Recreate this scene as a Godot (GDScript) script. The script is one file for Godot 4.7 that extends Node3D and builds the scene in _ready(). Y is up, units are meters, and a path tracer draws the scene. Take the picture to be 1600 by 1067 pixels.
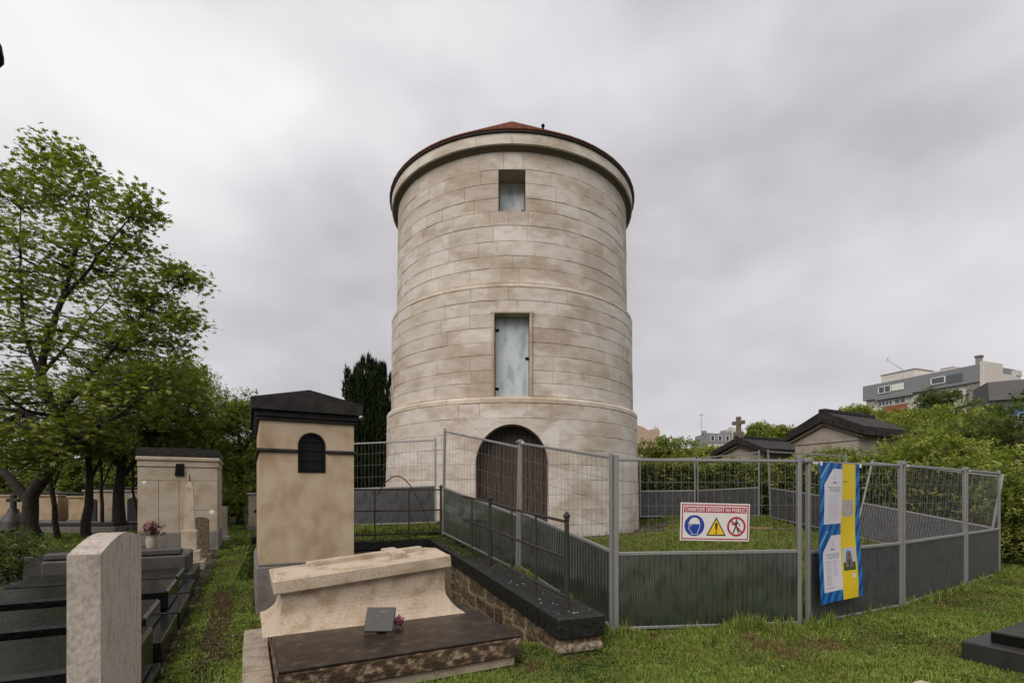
extends Node3D
# A stone windmill tower in a cemetery behind site fencing, under an overcast sky.
# Metres; the eye stands at (0, 1.6, 0) and looks along -z.

const F_PX := 780.0
var R := RandomNumberGenerator.new()
var M := {}
var taken := {}
var mound_pts := []
var mound_poly := PackedVector2Array()


# ---------------------------------------------------------------- mesh builder
class MB:
	var v := PackedVector3Array()
	var n := PackedVector3Array()
	var c := PackedColorArray()
	var t := PackedVector2Array()
	var col := Color.WHITE

	func vert(p: Vector3, nn: Vector3, uv := Vector2.ZERO) -> void:
		v.append(p); n.append(nn); c.append(col); t.append(uv)

	func tri(a: Vector3, b: Vector3, d: Vector3) -> void:
		var nn := (b - a).cross(d - a).normalized()
		vert(a, nn); vert(d, nn); vert(b, nn)

	func quad(a: Vector3, b: Vector3, d: Vector3, e: Vector3) -> void:
		tri(a, b, d); tri(a, d, e)

	func quadn(a: Vector3, b: Vector3, d: Vector3, e: Vector3, na: Vector3, nb: Vector3, nd: Vector3, ne: Vector3) -> void:
		vert(a, na); vert(d, nd); vert(b, nb)
		vert(a, na); vert(e, ne); vert(d, nd)

	func hull8(p: Array) -> void: # bottom 0..3 and top 4..7, both anticlockwise seen from above
		quad(p[3], p[2], p[1], p[0]); quad(p[4], p[5], p[6], p[7])
		for i in 4:
			var j := (i + 1) % 4
			quad(p[i], p[j], p[4 + j], p[4 + i])

	func box(center: Vector3, s: Vector3, b := Basis.IDENTITY) -> void:
		var h := s / 2.0
		var p := []
		for y in [-h.y, h.y]:
			for q in [Vector2(-1, 1), Vector2(1, 1), Vector2(1, -1), Vector2(-1, -1)]:
				p.append(center + b * Vector3(q.x * h.x, y, q.y * h.z))
		hull8(p)

	func cbox(center: Vector3, s: Vector3, be := 0.01, b := Basis.IDENTITY) -> void: # box with chamfered edges
		var h := s / 2.0
		be = minf(be, minf(h.x, minf(h.y, h.z)) * 0.9)
		var g := h - Vector3(be, be, be)
		var f := func(x: float, y: float, z: float) -> Vector3: return center + b * Vector3(x, y, z)
		for sg in [-1.0, 1.0]:
			var a1 := [f.call(sg * h.x, -g.y, g.z), f.call(sg * h.x, -g.y, -g.z), f.call(sg * h.x, g.y, -g.z), f.call(sg * h.x, g.y, g.z)]
			var a2 := [f.call(-g.x, sg * h.y, g.z), f.call(g.x, sg * h.y, g.z), f.call(g.x, sg * h.y, -g.z), f.call(-g.x, sg * h.y, -g.z)]
			var a3 := [f.call(-g.x, -g.y, sg * h.z), f.call(g.x, -g.y, sg * h.z), f.call(g.x, g.y, sg * h.z), f.call(-g.x, g.y, sg * h.z)]
			for a in [a1, a2, a3]:
				if sg > 0: quad(a[0], a[1], a[2], a[3])
				else: quad(a[3], a[2], a[1], a[0])
		for sx in [-1.0, 1.0]:
			for sy in [-1.0, 1.0]:
				var q1 := [f.call(sx * h.x, sy * g.y, -g.z), f.call(sx * g.x, sy * h.y, -g.z), f.call(sx * g.x, sy * h.y, g.z), f.call(sx * h.x, sy * g.y, g.z)]
				var q2 := [f.call(-g.x, sx * h.y, sy * g.z), f.call(-g.x, sx * g.y, sy * h.z), f.call(g.x, sx * g.y, sy * h.z), f.call(g.x, sx * h.y, sy * g.z)]
				var q3 := [f.call(sx * h.x, -g.y, sy * g.z), f.call(sx * g.x, -g.y, sy * h.z), f.call(sx * g.x, g.y, sy * h.z), f.call(sx * h.x, g.y, sy * g.z)]
				for q in [q1, q2, q3]:
					out_quad(q, center)
				for sz in [-1.0, 1.0]:
					out_tri(f.call(sx * h.x, sy * g.y, sz * g.z), f.call(sx * g.x, sy * h.y, sz * g.z), f.call(sx * g.x, sy * g.y, sz * h.z), center)

	func out_quad(q: Array, center: Vector3) -> void:
		var nn: Vector3 = (q[1] - q[0]).cross(q[2] - q[0])
		if nn.dot(q[0] - center) >= 0.0: quad(q[0], q[1], q[2], q[3])
		else: quad(q[3], q[2], q[1], q[0])

	func out_tri(a: Vector3, b: Vector3, d: Vector3, center: Vector3) -> void:
		if (b - a).cross(d - a).dot(a - center) >= 0.0: tri(a, b, d)
		else: tri(a, d, b)

	func bar(a: Vector3, b: Vector3, w: float, h: float, up := Vector3.UP) -> void:
		var x := (b - a).normalized()
		var z := x.cross(up).normalized()
		if z.length() < 0.5: z = Vector3.BACK
		var y := z.cross(x)
		box((a + b) / 2.0, Vector3((b - a).length(), h, w), Basis(x, y, z))

	func tube(p: Array, r: Array, k := 6, caps := true) -> void:
		var rings := []
		var nor := []
		var a := Vector3.ZERO
		for i in p.size():
			var d: Vector3 = (p[mini(i + 1, p.size() - 1)] - p[maxi(i - 1, 0)]).normalized()
			if i == 0: a = d.cross(Vector3.UP if absf(d.y) < 0.9 else Vector3.RIGHT).normalized()
			else: a = (a - d * a.dot(d)).normalized()
			var b := a.cross(d).normalized()
			var ring := []
			var nn := []
			for j in k:
				var w := TAU * j / k
				var o := a * cos(w) + b * sin(w)
				nn.append(o); ring.append(p[i] + o * r[i])
			rings.append(ring); nor.append(nn)
		for i in p.size() - 1:
			for j in k:
				var q := (j + 1) % k
				quadn(rings[i][q], rings[i][j], rings[i + 1][j], rings[i + 1][q], nor[i][q], nor[i][j], nor[i + 1][j], nor[i + 1][q])
		if caps:
			for j in range(1, k - 1):
				tri(rings[0][0], rings[0][j], rings[0][j + 1])
				var e: Array = rings[-1]
				tri(e[0], e[j + 1], e[j])

	func lathe(prof: Array, k := 12, at := Vector3.ZERO) -> void: # prof: Vector2(radius, height), rising
		for i in prof.size() - 1:
			var a: Vector2 = prof[i]
			var b: Vector2 = prof[i + 1]
			var sl := Vector2(b.y - a.y, a.x - b.x).normalized()
			for j in k:
				var w0 := TAU * j / k
				var w1 := TAU * (j + 1) / k
				var d0 := Vector3(sin(w0), 0, cos(w0))
				var d1 := Vector3(sin(w1), 0, cos(w1))
				var n0 := d0 * sl.x + Vector3.UP * sl.y
				var n1 := d1 * sl.x + Vector3.UP * sl.y
				quadn(at + d0 * a.x + Vector3.UP * a.y, at + d1 * a.x + Vector3.UP * a.y, at + d1 * b.x + Vector3.UP * b.y, at + d0 * b.x + Vector3.UP * b.y, n0, n1, n1, n0)

	func extrude(poly: PackedVector2Array, depth: float, x := Transform3D.IDENTITY) -> void: # front at z = 0, body behind it
		var ix := Geometry2D.triangulate_polygon(poly)
		var area := 0.0
		for i in poly.size():
			area += poly[i].cross(poly[(i + 1) % poly.size()])
		for i in range(0, ix.size(), 3):
			var p := [poly[ix[i]], poly[ix[i + 1]], poly[ix[i + 2]]]
			if (p[1] - p[0]).cross(p[2] - p[0]) < 0.0: p = [p[0], p[2], p[1]]
			tri(x * Vector3(p[0].x, p[0].y, 0), x * Vector3(p[1].x, p[1].y, 0), x * Vector3(p[2].x, p[2].y, 0))
			tri(x * Vector3(p[0].x, p[0].y, -depth), x * Vector3(p[2].x, p[2].y, -depth), x * Vector3(p[1].x, p[1].y, -depth))
		for i in poly.size():
			var a := poly[i]
			var b := poly[(i + 1) % poly.size()]
			if area < 0.0:
				var s := a; a = b; b = s
			quad(x * Vector3(a.x, a.y, -depth), x * Vector3(b.x, b.y, -depth), x * Vector3(b.x, b.y, 0), x * Vector3(a.x, a.y, 0))

	func mesh(shift := Vector3.ZERO) -> ArrayMesh:
		var arr := []
		arr.resize(Mesh.ARRAY_MAX)
		var w := v
		if shift != Vector3.ZERO:
			w = PackedVector3Array()
			for p in v: w.append(p - shift)
		arr[Mesh.ARRAY_VERTEX] = w; arr[Mesh.ARRAY_NORMAL] = n; arr[Mesh.ARRAY_COLOR] = c; arr[Mesh.ARRAY_TEX_UV] = t
		var m := ArrayMesh.new()
		m.add_surface_from_arrays(Mesh.PRIMITIVE_TRIANGLES, arr)
		return m


# ---------------------------------------------------------------- naming and tagging
func numbered(nm: String) -> String:
	taken[nm] = taken.get(nm, -1) + 1
	return nm if taken[nm] == 0 else "%s_%03d" % [nm, taken[nm]]

func thing(nm: String, label: String, category: String, at := Vector3.ZERO, turn := 0.0, group := "") -> Node3D:
	var o := Node3D.new()
	o.name = numbered(nm); add_child(o)
	o.position = at; o.rotation.y = turn
	o.set_meta("label", label); o.set_meta("category", category)
	if group: o.set_meta("group", group)
	return o

# parts are built in the thing's own axes; with_world: built in world metres (only for things that are not turned)
func part(par: Node3D, nm: String, mb: MB, m: Material, with_world := false) -> MeshInstance3D:
	var o := MeshInstance3D.new()
	var sh := Vector3.ZERO
	if with_world:
		var q: Node = par
		while q != self:
			sh += q.position; q = q.get_parent()
	o.mesh = mb.mesh(sh); o.material_override = m; o.name = nm
	par.add_child(o, true)
	return o

func struct(nm: String, mb: MB, m: Material) -> MeshInstance3D:
	var o := MeshInstance3D.new()
	o.mesh = mb.mesh(); o.material_override = m; o.name = numbered(nm)
	o.set_meta("kind", "structure"); add_child(o)
	return o

func scatter(par: Node, nm: String, me: Mesh, m: Material, xf: Array, cols: Array) -> MultiMeshInstance3D:
	var mm := MultiMesh.new()
	mm.transform_format = MultiMesh.TRANSFORM_3D
	mm.use_colors = true
	mm.mesh = me
	mm.instance_count = xf.size()
	for i in xf.size():
		mm.set_instance_transform(i, xf[i])
		mm.set_instance_color(i, cols[i])
	var o := MultiMeshInstance3D.new()
	o.multimesh = mm; o.material_override = m; o.name = nm
	o.set_meta("kind", "stuff")
	par.add_child(o, true)
	return o


# ---------------------------------------------------------------- materials
func ntex(sd: int, freq: float, oct: int, cols: Array, offs: Array, size := 512, kind := FastNoiseLite.TYPE_SIMPLEX_SMOOTH) -> NoiseTexture2D:
	var fn := FastNoiseLite.new()
	fn.seed = sd; fn.frequency = freq; fn.noise_type = kind
	fn.fractal_type = FastNoiseLite.FRACTAL_FBM; fn.fractal_octaves = oct
	var tx := NoiseTexture2D.new()
	tx.width = size; tx.height = size; tx.seamless = true; tx.noise = fn
	var g := Gradient.new()
	g.offsets = PackedFloat32Array(offs)
	var cc := PackedColorArray()
	for q in cols: cc.append(q)
	g.colors = cc
	tx.color_ramp = g
	return tx

func gr(x: float) -> Color: return Color(x, x, x)
func lin(r: float, g: float, b: float) -> Color: return Color(r, g, b).linear_to_srgb()

func mat(nm: String, col: Color, rough: float, o := {}) -> StandardMaterial3D:
	var m := StandardMaterial3D.new()
	m.resource_name = nm
	m.albedo_color = col.linear_to_srgb()
	m.roughness = rough
	m.metallic = o.get("metal", 0.0)
	m.metallic_specular = o.get("spec", 0.5)
	m.vertex_color_use_as_albedo = o.get("vcol", false)
	m.cull_mode = BaseMaterial3D.CULL_DISABLED
	if o.has("tex"):
		m.albedo_texture = o.tex
		m.uv1_triplanar = true
		m.uv1_world_triplanar = o.get("world", true)
		m.uv1_scale = o.get("sc", Vector3.ONE)
		m.uv1_triplanar_sharpness = 4.0
	if o.has("det"):
		m.detail_enabled = true
		m.detail_albedo = o.det
		m.detail_blend_mode = BaseMaterial3D.BLEND_MODE_MUL
		m.detail_uv_layer = BaseMaterial3D.DETAIL_UV_2
		m.uv2_triplanar = true
		m.uv2_world_triplanar = o.get("world", true)
		m.uv2_scale = o.get("dsc", Vector3.ONE * 0.2)
		m.uv2_triplanar_sharpness = 4.0
	if o.has("bump"):
		m.heightmap_enabled = true
		m.heightmap_texture = o.bump
		m.heightmap_scale = o.get("bs", 0.4)
	if o.has("rtex"):
		m.roughness_texture = o.rtex
		m.roughness_texture_channel = BaseMaterial3D.TEXTURE_CHANNEL_RED
	if o.has("back"):
		m.backlight_enabled = true
		m.backlight = o.back
	M[nm] = m
	return m

func make_materials() -> void:
	var fine := ntex(1, 0.045, 6, [gr(0.86), gr(0.955), gr(1.0)], [0.15, 0.5, 0.85])
	var rough_h := ntex(2, 0.04, 5, [gr(0.0), gr(1.0)], [0.2, 0.8])
	var pit := ntex(3, 0.09, 3, [gr(0.35), gr(0.95), gr(1.0)], [0.16, 0.27, 0.6])
	# tower stone: pale scrubbed faces, tan unscrubbed patches with ragged edges
	var patch := ntex(11, 0.0065, 5, [Color(0.87, 0.838, 0.80), Color(0.91, 0.885, 0.855), Color(0.97, 0.962, 0.95), Color(1, 1, 1)], [0.22, 0.40, 0.45, 0.74], 512)
	var mottle := ntex(12, 0.011, 6, [Color(0.935, 0.92, 0.90), Color(0.965, 0.957, 0.945), Color(0.99, 0.987, 0.983), Color(1, 1, 1)], [0.2, 0.43, 0.47, 0.8])
	mat("tower_stone", Color(1, 1, 1), 0.92, {"vcol": true, "tex": mottle, "sc": Vector3(0.30, 0.62, 0.30), "det": patch, "dsc": Vector3(0.12, 0.20, 0.12), "bump": rough_h, "bs": 0.25})
	mat("mortar", Color(0.47, 0.415, 0.345), 0.95, {"tex": mottle, "sc": Vector3(0.30, 0.62, 0.30), "det": patch, "dsc": Vector3(0.12, 0.20, 0.12)})
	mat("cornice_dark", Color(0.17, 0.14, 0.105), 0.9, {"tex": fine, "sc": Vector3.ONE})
	mat("roof_tile", Color(0.26, 0.085, 0.05), 0.85, {"tex": ntex(4, 0.05, 4, [gr(0.55), gr(0.9), gr(1)], [0.25, 0.5, 0.8]), "sc": Vector3.ONE * 0.6, "bump": rough_h, "bs": 1.0})
	mat("eave", Color(0.05, 0.035, 0.028), 0.8)
	# pale limestone of the tombs
	var weath := ntex(21, 0.012, 5, [Color(0.85, 0.82, 0.78), Color(0.955, 0.945, 0.93), Color(1, 1, 1)], [0.2, 0.40, 0.7])
	mat("limestone", Color(0.54, 0.445, 0.34), 0.88, {"tex": fine, "sc": Vector3.ONE * 1.3, "det": weath, "dsc": Vector3.ONE * 0.55, "bump": rough_h, "bs": 0.1})
	var lich := ntex(22, 0.010, 8, [Color(0.34, 0.30, 0.255), Color(0.46, 0.405, 0.345), Color(0.68, 0.61, 0.53), Color(0.95, 0.92, 0.88)], [0.30, 0.48, 0.66, 0.82])
	mat("lichen_stone", Color(0.42, 0.34, 0.26), 0.85, {"tex": lich, "sc": Vector3(1.5, 1.9, 1.5), "det": fine, "dsc": Vector3.ONE * 1.5, "bump": rough_h, "bs": 0.5})
	var wet := ntex(23, 0.008, 8, [Color(0.30, 0.26, 0.225), Color(0.36, 0.315, 0.275), Color(0.43, 0.38, 0.335), Color(0.62, 0.56, 0.50)], [0.25, 0.5, 0.7, 0.88])
	mat("wet_slab", Color(0.23, 0.19, 0.155), 0.36, {"tex": wet, "sc": Vector3(1.1, 1.1, 1.1), "det": fine, "dsc": Vector3.ONE * 1.9, "bump": rough_h, "bs": 0.15})
	var streak := ntex(24, 0.02, 5, [Color(0.86, 0.85, 0.835), Color(0.95, 0.945, 0.94), Color(1, 1, 1)], [0.18, 0.38, 0.7])
	mat("stele_stone", Color(0.50, 0.44, 0.385), 0.92, {"tex": fine, "sc": Vector3(1.9, 1.2, 1.9), "det": streak, "dsc": Vector3(1.3, 0.5, 1.3), "bump": rough_h, "bs": 0.12, "world": false})
	# rendered chapels
	var rend := ntex(25, 0.008, 5, [Color(0.90, 0.87, 0.83), Color(0.965, 0.955, 0.94), Color(1, 1, 1)], [0.2, 0.46, 0.8])
	mat("tan_render", Color(0.47, 0.385, 0.28), 0.9, {"tex": rend, "sc": Vector3(0.5, 0.35, 0.5), "det": ntex(36, 0.02, 6, [Color(0.90, 0.86, 0.79), Color(0.97, 0.96, 0.94), Color(1, 1, 1)], [0.15, 0.42, 0.7]), "dsc": Vector3(0.3, 0.18, 0.3)})
	mat("grey_render", Color(0.455, 0.39, 0.305), 0.9, {"tex": fine, "sc": Vector3.ONE * 0.9, "det": rend, "dsc": Vector3.ONE * 0.4})
	mat("warm_wall", Color(0.44, 0.34, 0.22), 0.9, {"tex": fine, "sc": Vector3.ONE * 0.9, "det": rend, "dsc": Vector3.ONE * 0.3})
	mat("pale_block", Color(0.40, 0.36, 0.31), 0.92, {"tex": fine, "sc": Vector3.ONE * 0.6, "det": rend, "dsc": Vector3.ONE * 0.3})
	mat("plinth_grey", Color(0.20, 0.185, 0.175), 0.85, {"tex": fine, "sc": Vector3.ONE * 1.2, "det": rend, "dsc": Vector3.ONE})
	var soot := ntex(26, 0.02, 5, [gr(0.45), gr(0.75), gr(1.0), Color(1.6, 1.5, 1.35)], [0.25, 0.45, 0.65, 0.85])
	mat("black_stone", Color(0.017, 0.0145, 0.013), 0.8, {"tex": soot, "sc": Vector3.ONE * 0.5, "bump": rough_h, "bs": 0.2})
	mat("roof_stone", Color(0.024, 0.0205, 0.018), 0.85, {"tex": soot, "sc": Vector3.ONE * 0.4, "bump": rough_h, "bs": 0.3})
	mat("mossy_coping", Color(0.013, 0.0125, 0.0115), 0.6, {"tex": soot, "sc": Vector3.ONE * 0.8, "bump": rough_h, "bs": 0.4})
	var gran := ntex(27, 0.25, 2, [gr(0.75), gr(0.95), gr(1.0)], [0.3, 0.5, 0.7])
	var dusty := ntex(30, 0.06, 6, [gr(0.30), gr(0.36), gr(0.46), gr(1.0)], [0.3, 0.58, 0.72, 0.9])
	mat("black_granite", Color(0.040, 0.039, 0.038), 0.30, {"spec": 0.42, "tex": dusty, "sc": Vector3.ONE * 1.2, "rtex": ntex(28, 0.02, 5, [gr(0.7), gr(1.0)], [0.3, 0.7])})
	mat("grey_granite", Color(0.085, 0.082, 0.080), 0.45, {"tex": gran, "sc": Vector3.ONE * 2.0, "det": rend, "dsc": Vector3.ONE})
	mat("dark_granite", Color(0.030, 0.029, 0.028), 0.5, {"tex": gran, "sc": Vector3.ONE * 2.0, "det": weath, "dsc": Vector3.ONE})
	var rub := ntex(29, 0.02, 5, [Color(0.55, 0.52, 0.44), Color(0.78, 0.74, 0.67), Color(1, 0.97, 0.9)], [0.25, 0.5, 0.75])
	mat("rubble", Color(1, 1, 1), 0.95, {"vcol": true, "tex": rub, "sc": Vector3.ONE * 0.9, "bump": rough_h, "bs": 0.4})
	mat("old_mortar", Color(0.42, 0.37, 0.295), 0.95, {"tex": rub, "sc": Vector3.ONE * 2.2, "bump": rough_h, "bs": 0.4})
	mat("cement", Color(0.30, 0.27, 0.23), 0.95, {"tex": rub, "sc": Vector3.ONE * 1.4})
	# timber and glass of the tower
	var grain := ntex(31, 0.02, 4, [gr(0.55), gr(0.85), gr(1.0)], [0.25, 0.5, 0.75])
	mat("door_wood", Color(0.072, 0.046, 0.032), 0.75, {"tex": grain, "sc": Vector3(3.5, 0.25, 3.5), "bump": grain, "bs": 0.2})
	mat("whitened_glass", Color(0.54, 0.60, 0.62), 0.16, {"tex": ntex(32, 0.011, 5, [Color(0.80, 0.84, 0.85), Color(0.93, 0.95, 0.95), Color(1, 1, 1)], [0.2, 0.40, 0.7]), "sc": Vector3(0.45, 0.2, 0.45)})
	mat("black_metal", Color(0.009, 0.008, 0.0075), 0.8, {"spec": 0.2})
	# site fencing
	var zinc := ntex(33, 0.05, 4, [gr(0.88), gr(0.96), gr(1.0)], [0.3, 0.5, 0.75])
	mat("galvanised", Color(0.33, 0.33, 0.325), 0.5, {"metal": 0.55, "tex": zinc, "sc": Vector3.ONE * 2.0})
	mat("wire", Color(0.22, 0.215, 0.21), 0.5, {"metal": 0.6})
	var sheetd := ntex(34, 0.012, 6, [gr(0.82), gr(0.95), gr(1.0), gr(1.0)], [0.2, 0.42, 0.6, 0.9])
	mat("ribbed_sheet", Color(0.25, 0.285, 0.25), 0.24, {"metal": 0.9, "tex": sheetd, "sc": Vector3(1.2, 0.4, 1.2)})
	mat("flat_sheet", Color(0.080, 0.082, 0.085), 0.5, {"metal": 0.45, "tex": sheetd, "sc": Vector3(1.3, 0.5, 1.3)})
	mat("old_iron", Color(0.040, 0.033, 0.027), 0.75, {"metal": 0.2, "tex": zinc, "sc": Vector3.ONE * 4.0})
	# sign and banner
	mat("sign_white", Color(0.66, 0.64, 0.62), 0.45)
	mat("sign_red", Color(0.36, 0.020, 0.045), 0.45)
	mat("sign_blue", Color(0.012, 0.045, 0.28), 0.45)
	mat("sign_yellow", Color(0.72, 0.47, 0.01), 0.45)
	mat("sign_black", Color(0.012, 0.010, 0.009), 0.5)
	# ground
	var soil := ntex(41, 0.02, 6, [Color(0.55, 0.50, 0.42), Color(0.8, 0.8, 0.72), Color(1, 1, 1)], [0.25, 0.5, 0.8])
	var lawn := ntex(42, 0.006, 5, [Color(0.095, 0.078, 0.036), Color(0.066, 0.084, 0.020), Color(0.052, 0.082, 0.016)].map(func(q): return q.linear_to_srgb()), [0.3, 0.45, 0.7])
	mat("lawn", Color(1, 1, 1), 1.0, {"tex": lawn, "sc": Vector3.ONE * 0.17, "det": soil, "dsc": Vector3.ONE * 1.3, "bump": rough_h, "bs": 2.0, "spec": 0.2})
	mat("gravel", Color(0.19, 0.17, 0.145), 1.0, {"tex": ntex(43, 0.16, 3, [gr(0.45), gr(0.85), gr(1)], [0.3, 0.5, 0.75]), "sc": Vector3.ONE * 1.6, "det": soil, "dsc": Vector3.ONE * 0.5, "bump": rough_h, "bs": 0.8, "spec": 0.2})
	mat("worn_soil", Color(0.105, 0.078, 0.050), 1.0, {"tex": soil, "sc": Vector3.ONE * 1.3, "det": pit, "dsc": Vector3.ONE * 1.2, "bump": rough_h, "bs": 1.5, "spec": 0.2})
	mat("flagstone", Color(0.40, 0.335, 0.265), 0.92, {"tex": pit, "sc": Vector3.ONE * 1.3, "det": weath, "dsc": Vector3.ONE * 0.8, "bump": rough_h, "bs": 0.4})
	# plants
	mat("bark", Color(0.040, 0.032, 0.024), 0.95, {"tex": grain, "sc": Vector3(1.6, 0.35, 1.6), "bump": grain, "bs": 1.2})
	mat("leaf", Color(1, 1, 1), 0.5, {"vcol": true, "back": Color(0.80, 0.90, 0.45), "spec": 0.4})
	mat("needle", Color(1, 1, 1), 0.8, {"vcol": true, "back": Color(0.2, 0.25, 0.1), "spec": 0.2})
	mat("grass_blade", Color(1, 1, 1), 0.7, {"vcol": true, "back": Color(0.5, 0.6, 0.3), "spec": 0.25})
	mat("petal", Color(1, 1, 1), 0.7, {"vcol": true})
	# far buildings
	mat("slate_roof", Color(0.10, 0.098, 0.098), 0.7, {"tex": zinc, "sc": Vector3(0.5, 0.1, 0.5)})
	mat("zinc_clad", Color(0.23, 0.24, 0.255), 0.6, {"tex": zinc, "sc": Vector3.ONE * 0.2})
	mat("cream_wall", Color(0.64, 0.61, 0.56), 0.9, {"tex": fine, "sc": Vector3.ONE * 0.1})
	mat("grey_wall", Color(0.27, 0.245, 0.225), 0.9, {"tex": fine, "sc": Vector3.ONE * 0.1})
	mat("ochre_wall", Color(0.46, 0.34, 0.25), 0.9, {"tex": fine, "sc": Vector3.ONE * 0.1})
	mat("brick_red", Color(0.30, 0.105, 0.055), 0.9, {"tex": fine, "sc": Vector3.ONE * 0.2})
	mat("white_frame", Color(0.68, 0.68, 0.66), 0.6)
	mat("window_glass", Color(0.045, 0.052, 0.06), 0.08, {"spec": 0.8})
	mat("niche_glass", Color(0.010, 0.010, 0.012), 0.3, {"spec": 0.25})
	mat("blue_glass", Color(0.10, 0.22, 0.36), 0.08, {"spec": 0.8})
	mat("plank_orange", Color(0.40, 0.21, 0.08), 0.8, {"tex": grain, "sc": Vector3.ONE})
	mat("plank_grey", Color(0.25, 0.22, 0.19), 0.85, {"tex": grain, "sc": Vector3.ONE})


# ---------------------------------------------------------------- camera, sky, light
func make_view() -> void:
	var cam := Camera3D.new()
	cam.name = "camera"
	cam.projection = Camera3D.PROJECTION_FRUSTUM # a lens shifted upwards: the walls stay upright
	cam.near = 0.1
	cam.far = 2000.0
	cam.size = 0.1 * 1067.0 / F_PX
	cam.frustum_offset = Vector2(0.0, 0.1 * 236.5 / F_PX)
	cam.position = Vector3(0, 1.6, 0)
	add_child(cam)
	cam.current = true

	var env := Environment.new()
	env.background_mode = Environment.BG_SKY
	var sky := Sky.new()
	var sm := PanoramaSkyMaterial.new()
	sm.panorama = cloud_deck()
	sky.sky_material = sm
	env.sky = sky
	env.background_energy_multiplier = 0.8
	env.tonemap_mode = Environment.TONE_MAPPER_LINEAR
	env.tonemap_exposure = 1.36
	env.sdfgi_enabled = true
	env.ssao_enabled = true
	env.ssil_enabled = true
	var we := WorldEnvironment.new()
	we.name = "world_environment"
	we.environment = env
	add_child(we)

	var sun := DirectionalLight3D.new() # the brighter part of the overcast, high behind the camera's left shoulder
	sun.name = "sun"
	sun.light_color = Color(1.0, 0.955, 0.91)
	sun.light_energy = 0.5
	sun.light_angular_distance = 40.0
	sun.shadow_enabled = true
	sun.rotation_degrees = Vector3(-42, -26, 0)
	add_child(sun)

func cloud_deck() -> ImageTexture:
	var w := 1024
	var h := 512
	var im := Image.create(w, h, false, Image.FORMAT_RGBF)
	var a := FastNoiseLite.new()
	a.seed = 77; a.frequency = 0.95; a.fractal_octaves = 5; a.fractal_gain = 0.42
	var b := FastNoiseLite.new()
	b.seed = 5; b.frequency = 2.0; b.fractal_octaves = 4
	for j in h:
		var el := PI * (0.5 - (j + 0.5) / h)
		var y := sin(el)
		for i in w:
			var az := TAU * (i + 0.5) / w
			var g := Color(0.10, 0.10, 0.09)
			if y > -0.02:
				var p := Vector3(cos(az) * cos(el), y * 1.5, sin(az) * cos(el))
				var warp := b.get_noise_3dv(p * 0.7 + Vector3(3, 7, 1)) * 0.10
				var big := a.get_noise_3d(p.x + warp, p.y + warp * 0.6, p.z - warp)
				var small := b.get_noise_3d(p.x * 1.5 + 9.0, p.y * 1.9, p.z * 1.5)
				var up := smoothstep(0.05, 0.85, y)
				var l := lerpf(0.54, 0.76, up) * (1.0 + 0.56 * big + 0.19 * small)
				l = clampf(l, 0.30, 0.86)
				var t := clampf((l - 0.35) / 0.4, 0.0, 1.0)
				g = Color(l * lerpf(0.985, 1.0, t), l * lerpf(0.955, 0.982, t), l * lerpf(1.03, 1.012, t))
			im.set_pixel(i, j, g)
	return ImageTexture.create_from_image(im)


# ---------------------------------------------------------------- ground
func make_mound_shape() -> void:
	mound_poly = PackedVector2Array([Vector2(0.72, 5.15), Vector2(-1.6, 10.85), Vector2(-4.9, 9.1), Vector2(-5.6, 12), Vector2(-6.5, 26), Vector2(6, 26), Vector2(8.6, 17),
		Vector2(9.75, 9.85), Vector2(7.72, 8.45), Vector2(5.42, 6.9), Vector2(3.52, 5.93), Vector2(1.05, 5.62)])
	mound_pts = [Vector3(1.1, 5.7, 0), Vector3(2.3, 5.85, 0), Vector3(3.5, 6, 0), Vector3(4.5, 6.4, 0), Vector3(5.4, 6.95, 0), Vector3(6.5, 7.7, 0), Vector3(7.7, 8.5, 0), Vector3(8.6, 9.1, 0), Vector3(9.6, 9.8, 0),
		Vector3(0.75, 6.6, 0.2), Vector3(0.11, 7.9, 0.36), Vector3(-1.3, 9.6, 0.62), Vector3(-1.8, 11.7, 0.8), Vector3(-3.9, 11.9, 0.78), Vector3(-4, 9.8, 0.62), Vector3(-5.6, 12, 0.3), Vector3(-6, 18, 0.2), Vector3(-6, 25, 0),
		Vector3(0, 12, 0.5), Vector3(2, 12.6, 0.42), Vector3(3.6, 14.4, 0.42), Vector3(4.3, 16.2, 0.44), Vector3(0, 17, 0.4), Vector3(-3, 15, 0.6), Vector3(2.5, 8, 0.26), Vector3(4, 9.5, 0.34), Vector3(6, 11, 0.42), Vector3(6, 13.5, 0.55),
		Vector3(5, 17, 0.75), Vector3(6.2, 16.7, 0.78), Vector3(7.5, 15.2, 0.8), Vector3(8.4, 12.3, 0.48), Vector3(9, 11, 0.2), Vector3(8, 20, 0.4), Vector3(2, 25, 0.1)]

func hgt(x: float, d: float) -> float:
	if d < 5.0 or d > 26.0 or x < -6.5 or x > 9.8: return 0.0
	if d < 10.9 and x < wall_line(d) + 0.25: # the strip between the sarcophagus and the wall lies lower
		var g := grid_of(x, d)
		if g.x > 2.93 and g.y < 4.2: return -0.30 * smoothstep(5.05, 6.3, d)
		if g.x > 2.2 and g.y > 1.35 and g.y < 4.2: return -0.30 * smoothstep(5.05, 6.3, d)
	if not Geometry2D.is_point_in_polygon(Vector2(x, d), mound_poly): return 0.0
	var s := 0.0
	var w := 0.0
	for p in mound_pts:
		var q: float = 1.0 / (pow((p.x - x) * (p.x - x) + (p.y - d) * (p.y - d), 1.6) + 0.02)
		s += q * p.z; w += q
	return s / w

func ground_at(x: float, d: float) -> Vector3: return Vector3(x, hgt(x, d), -d)

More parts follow.
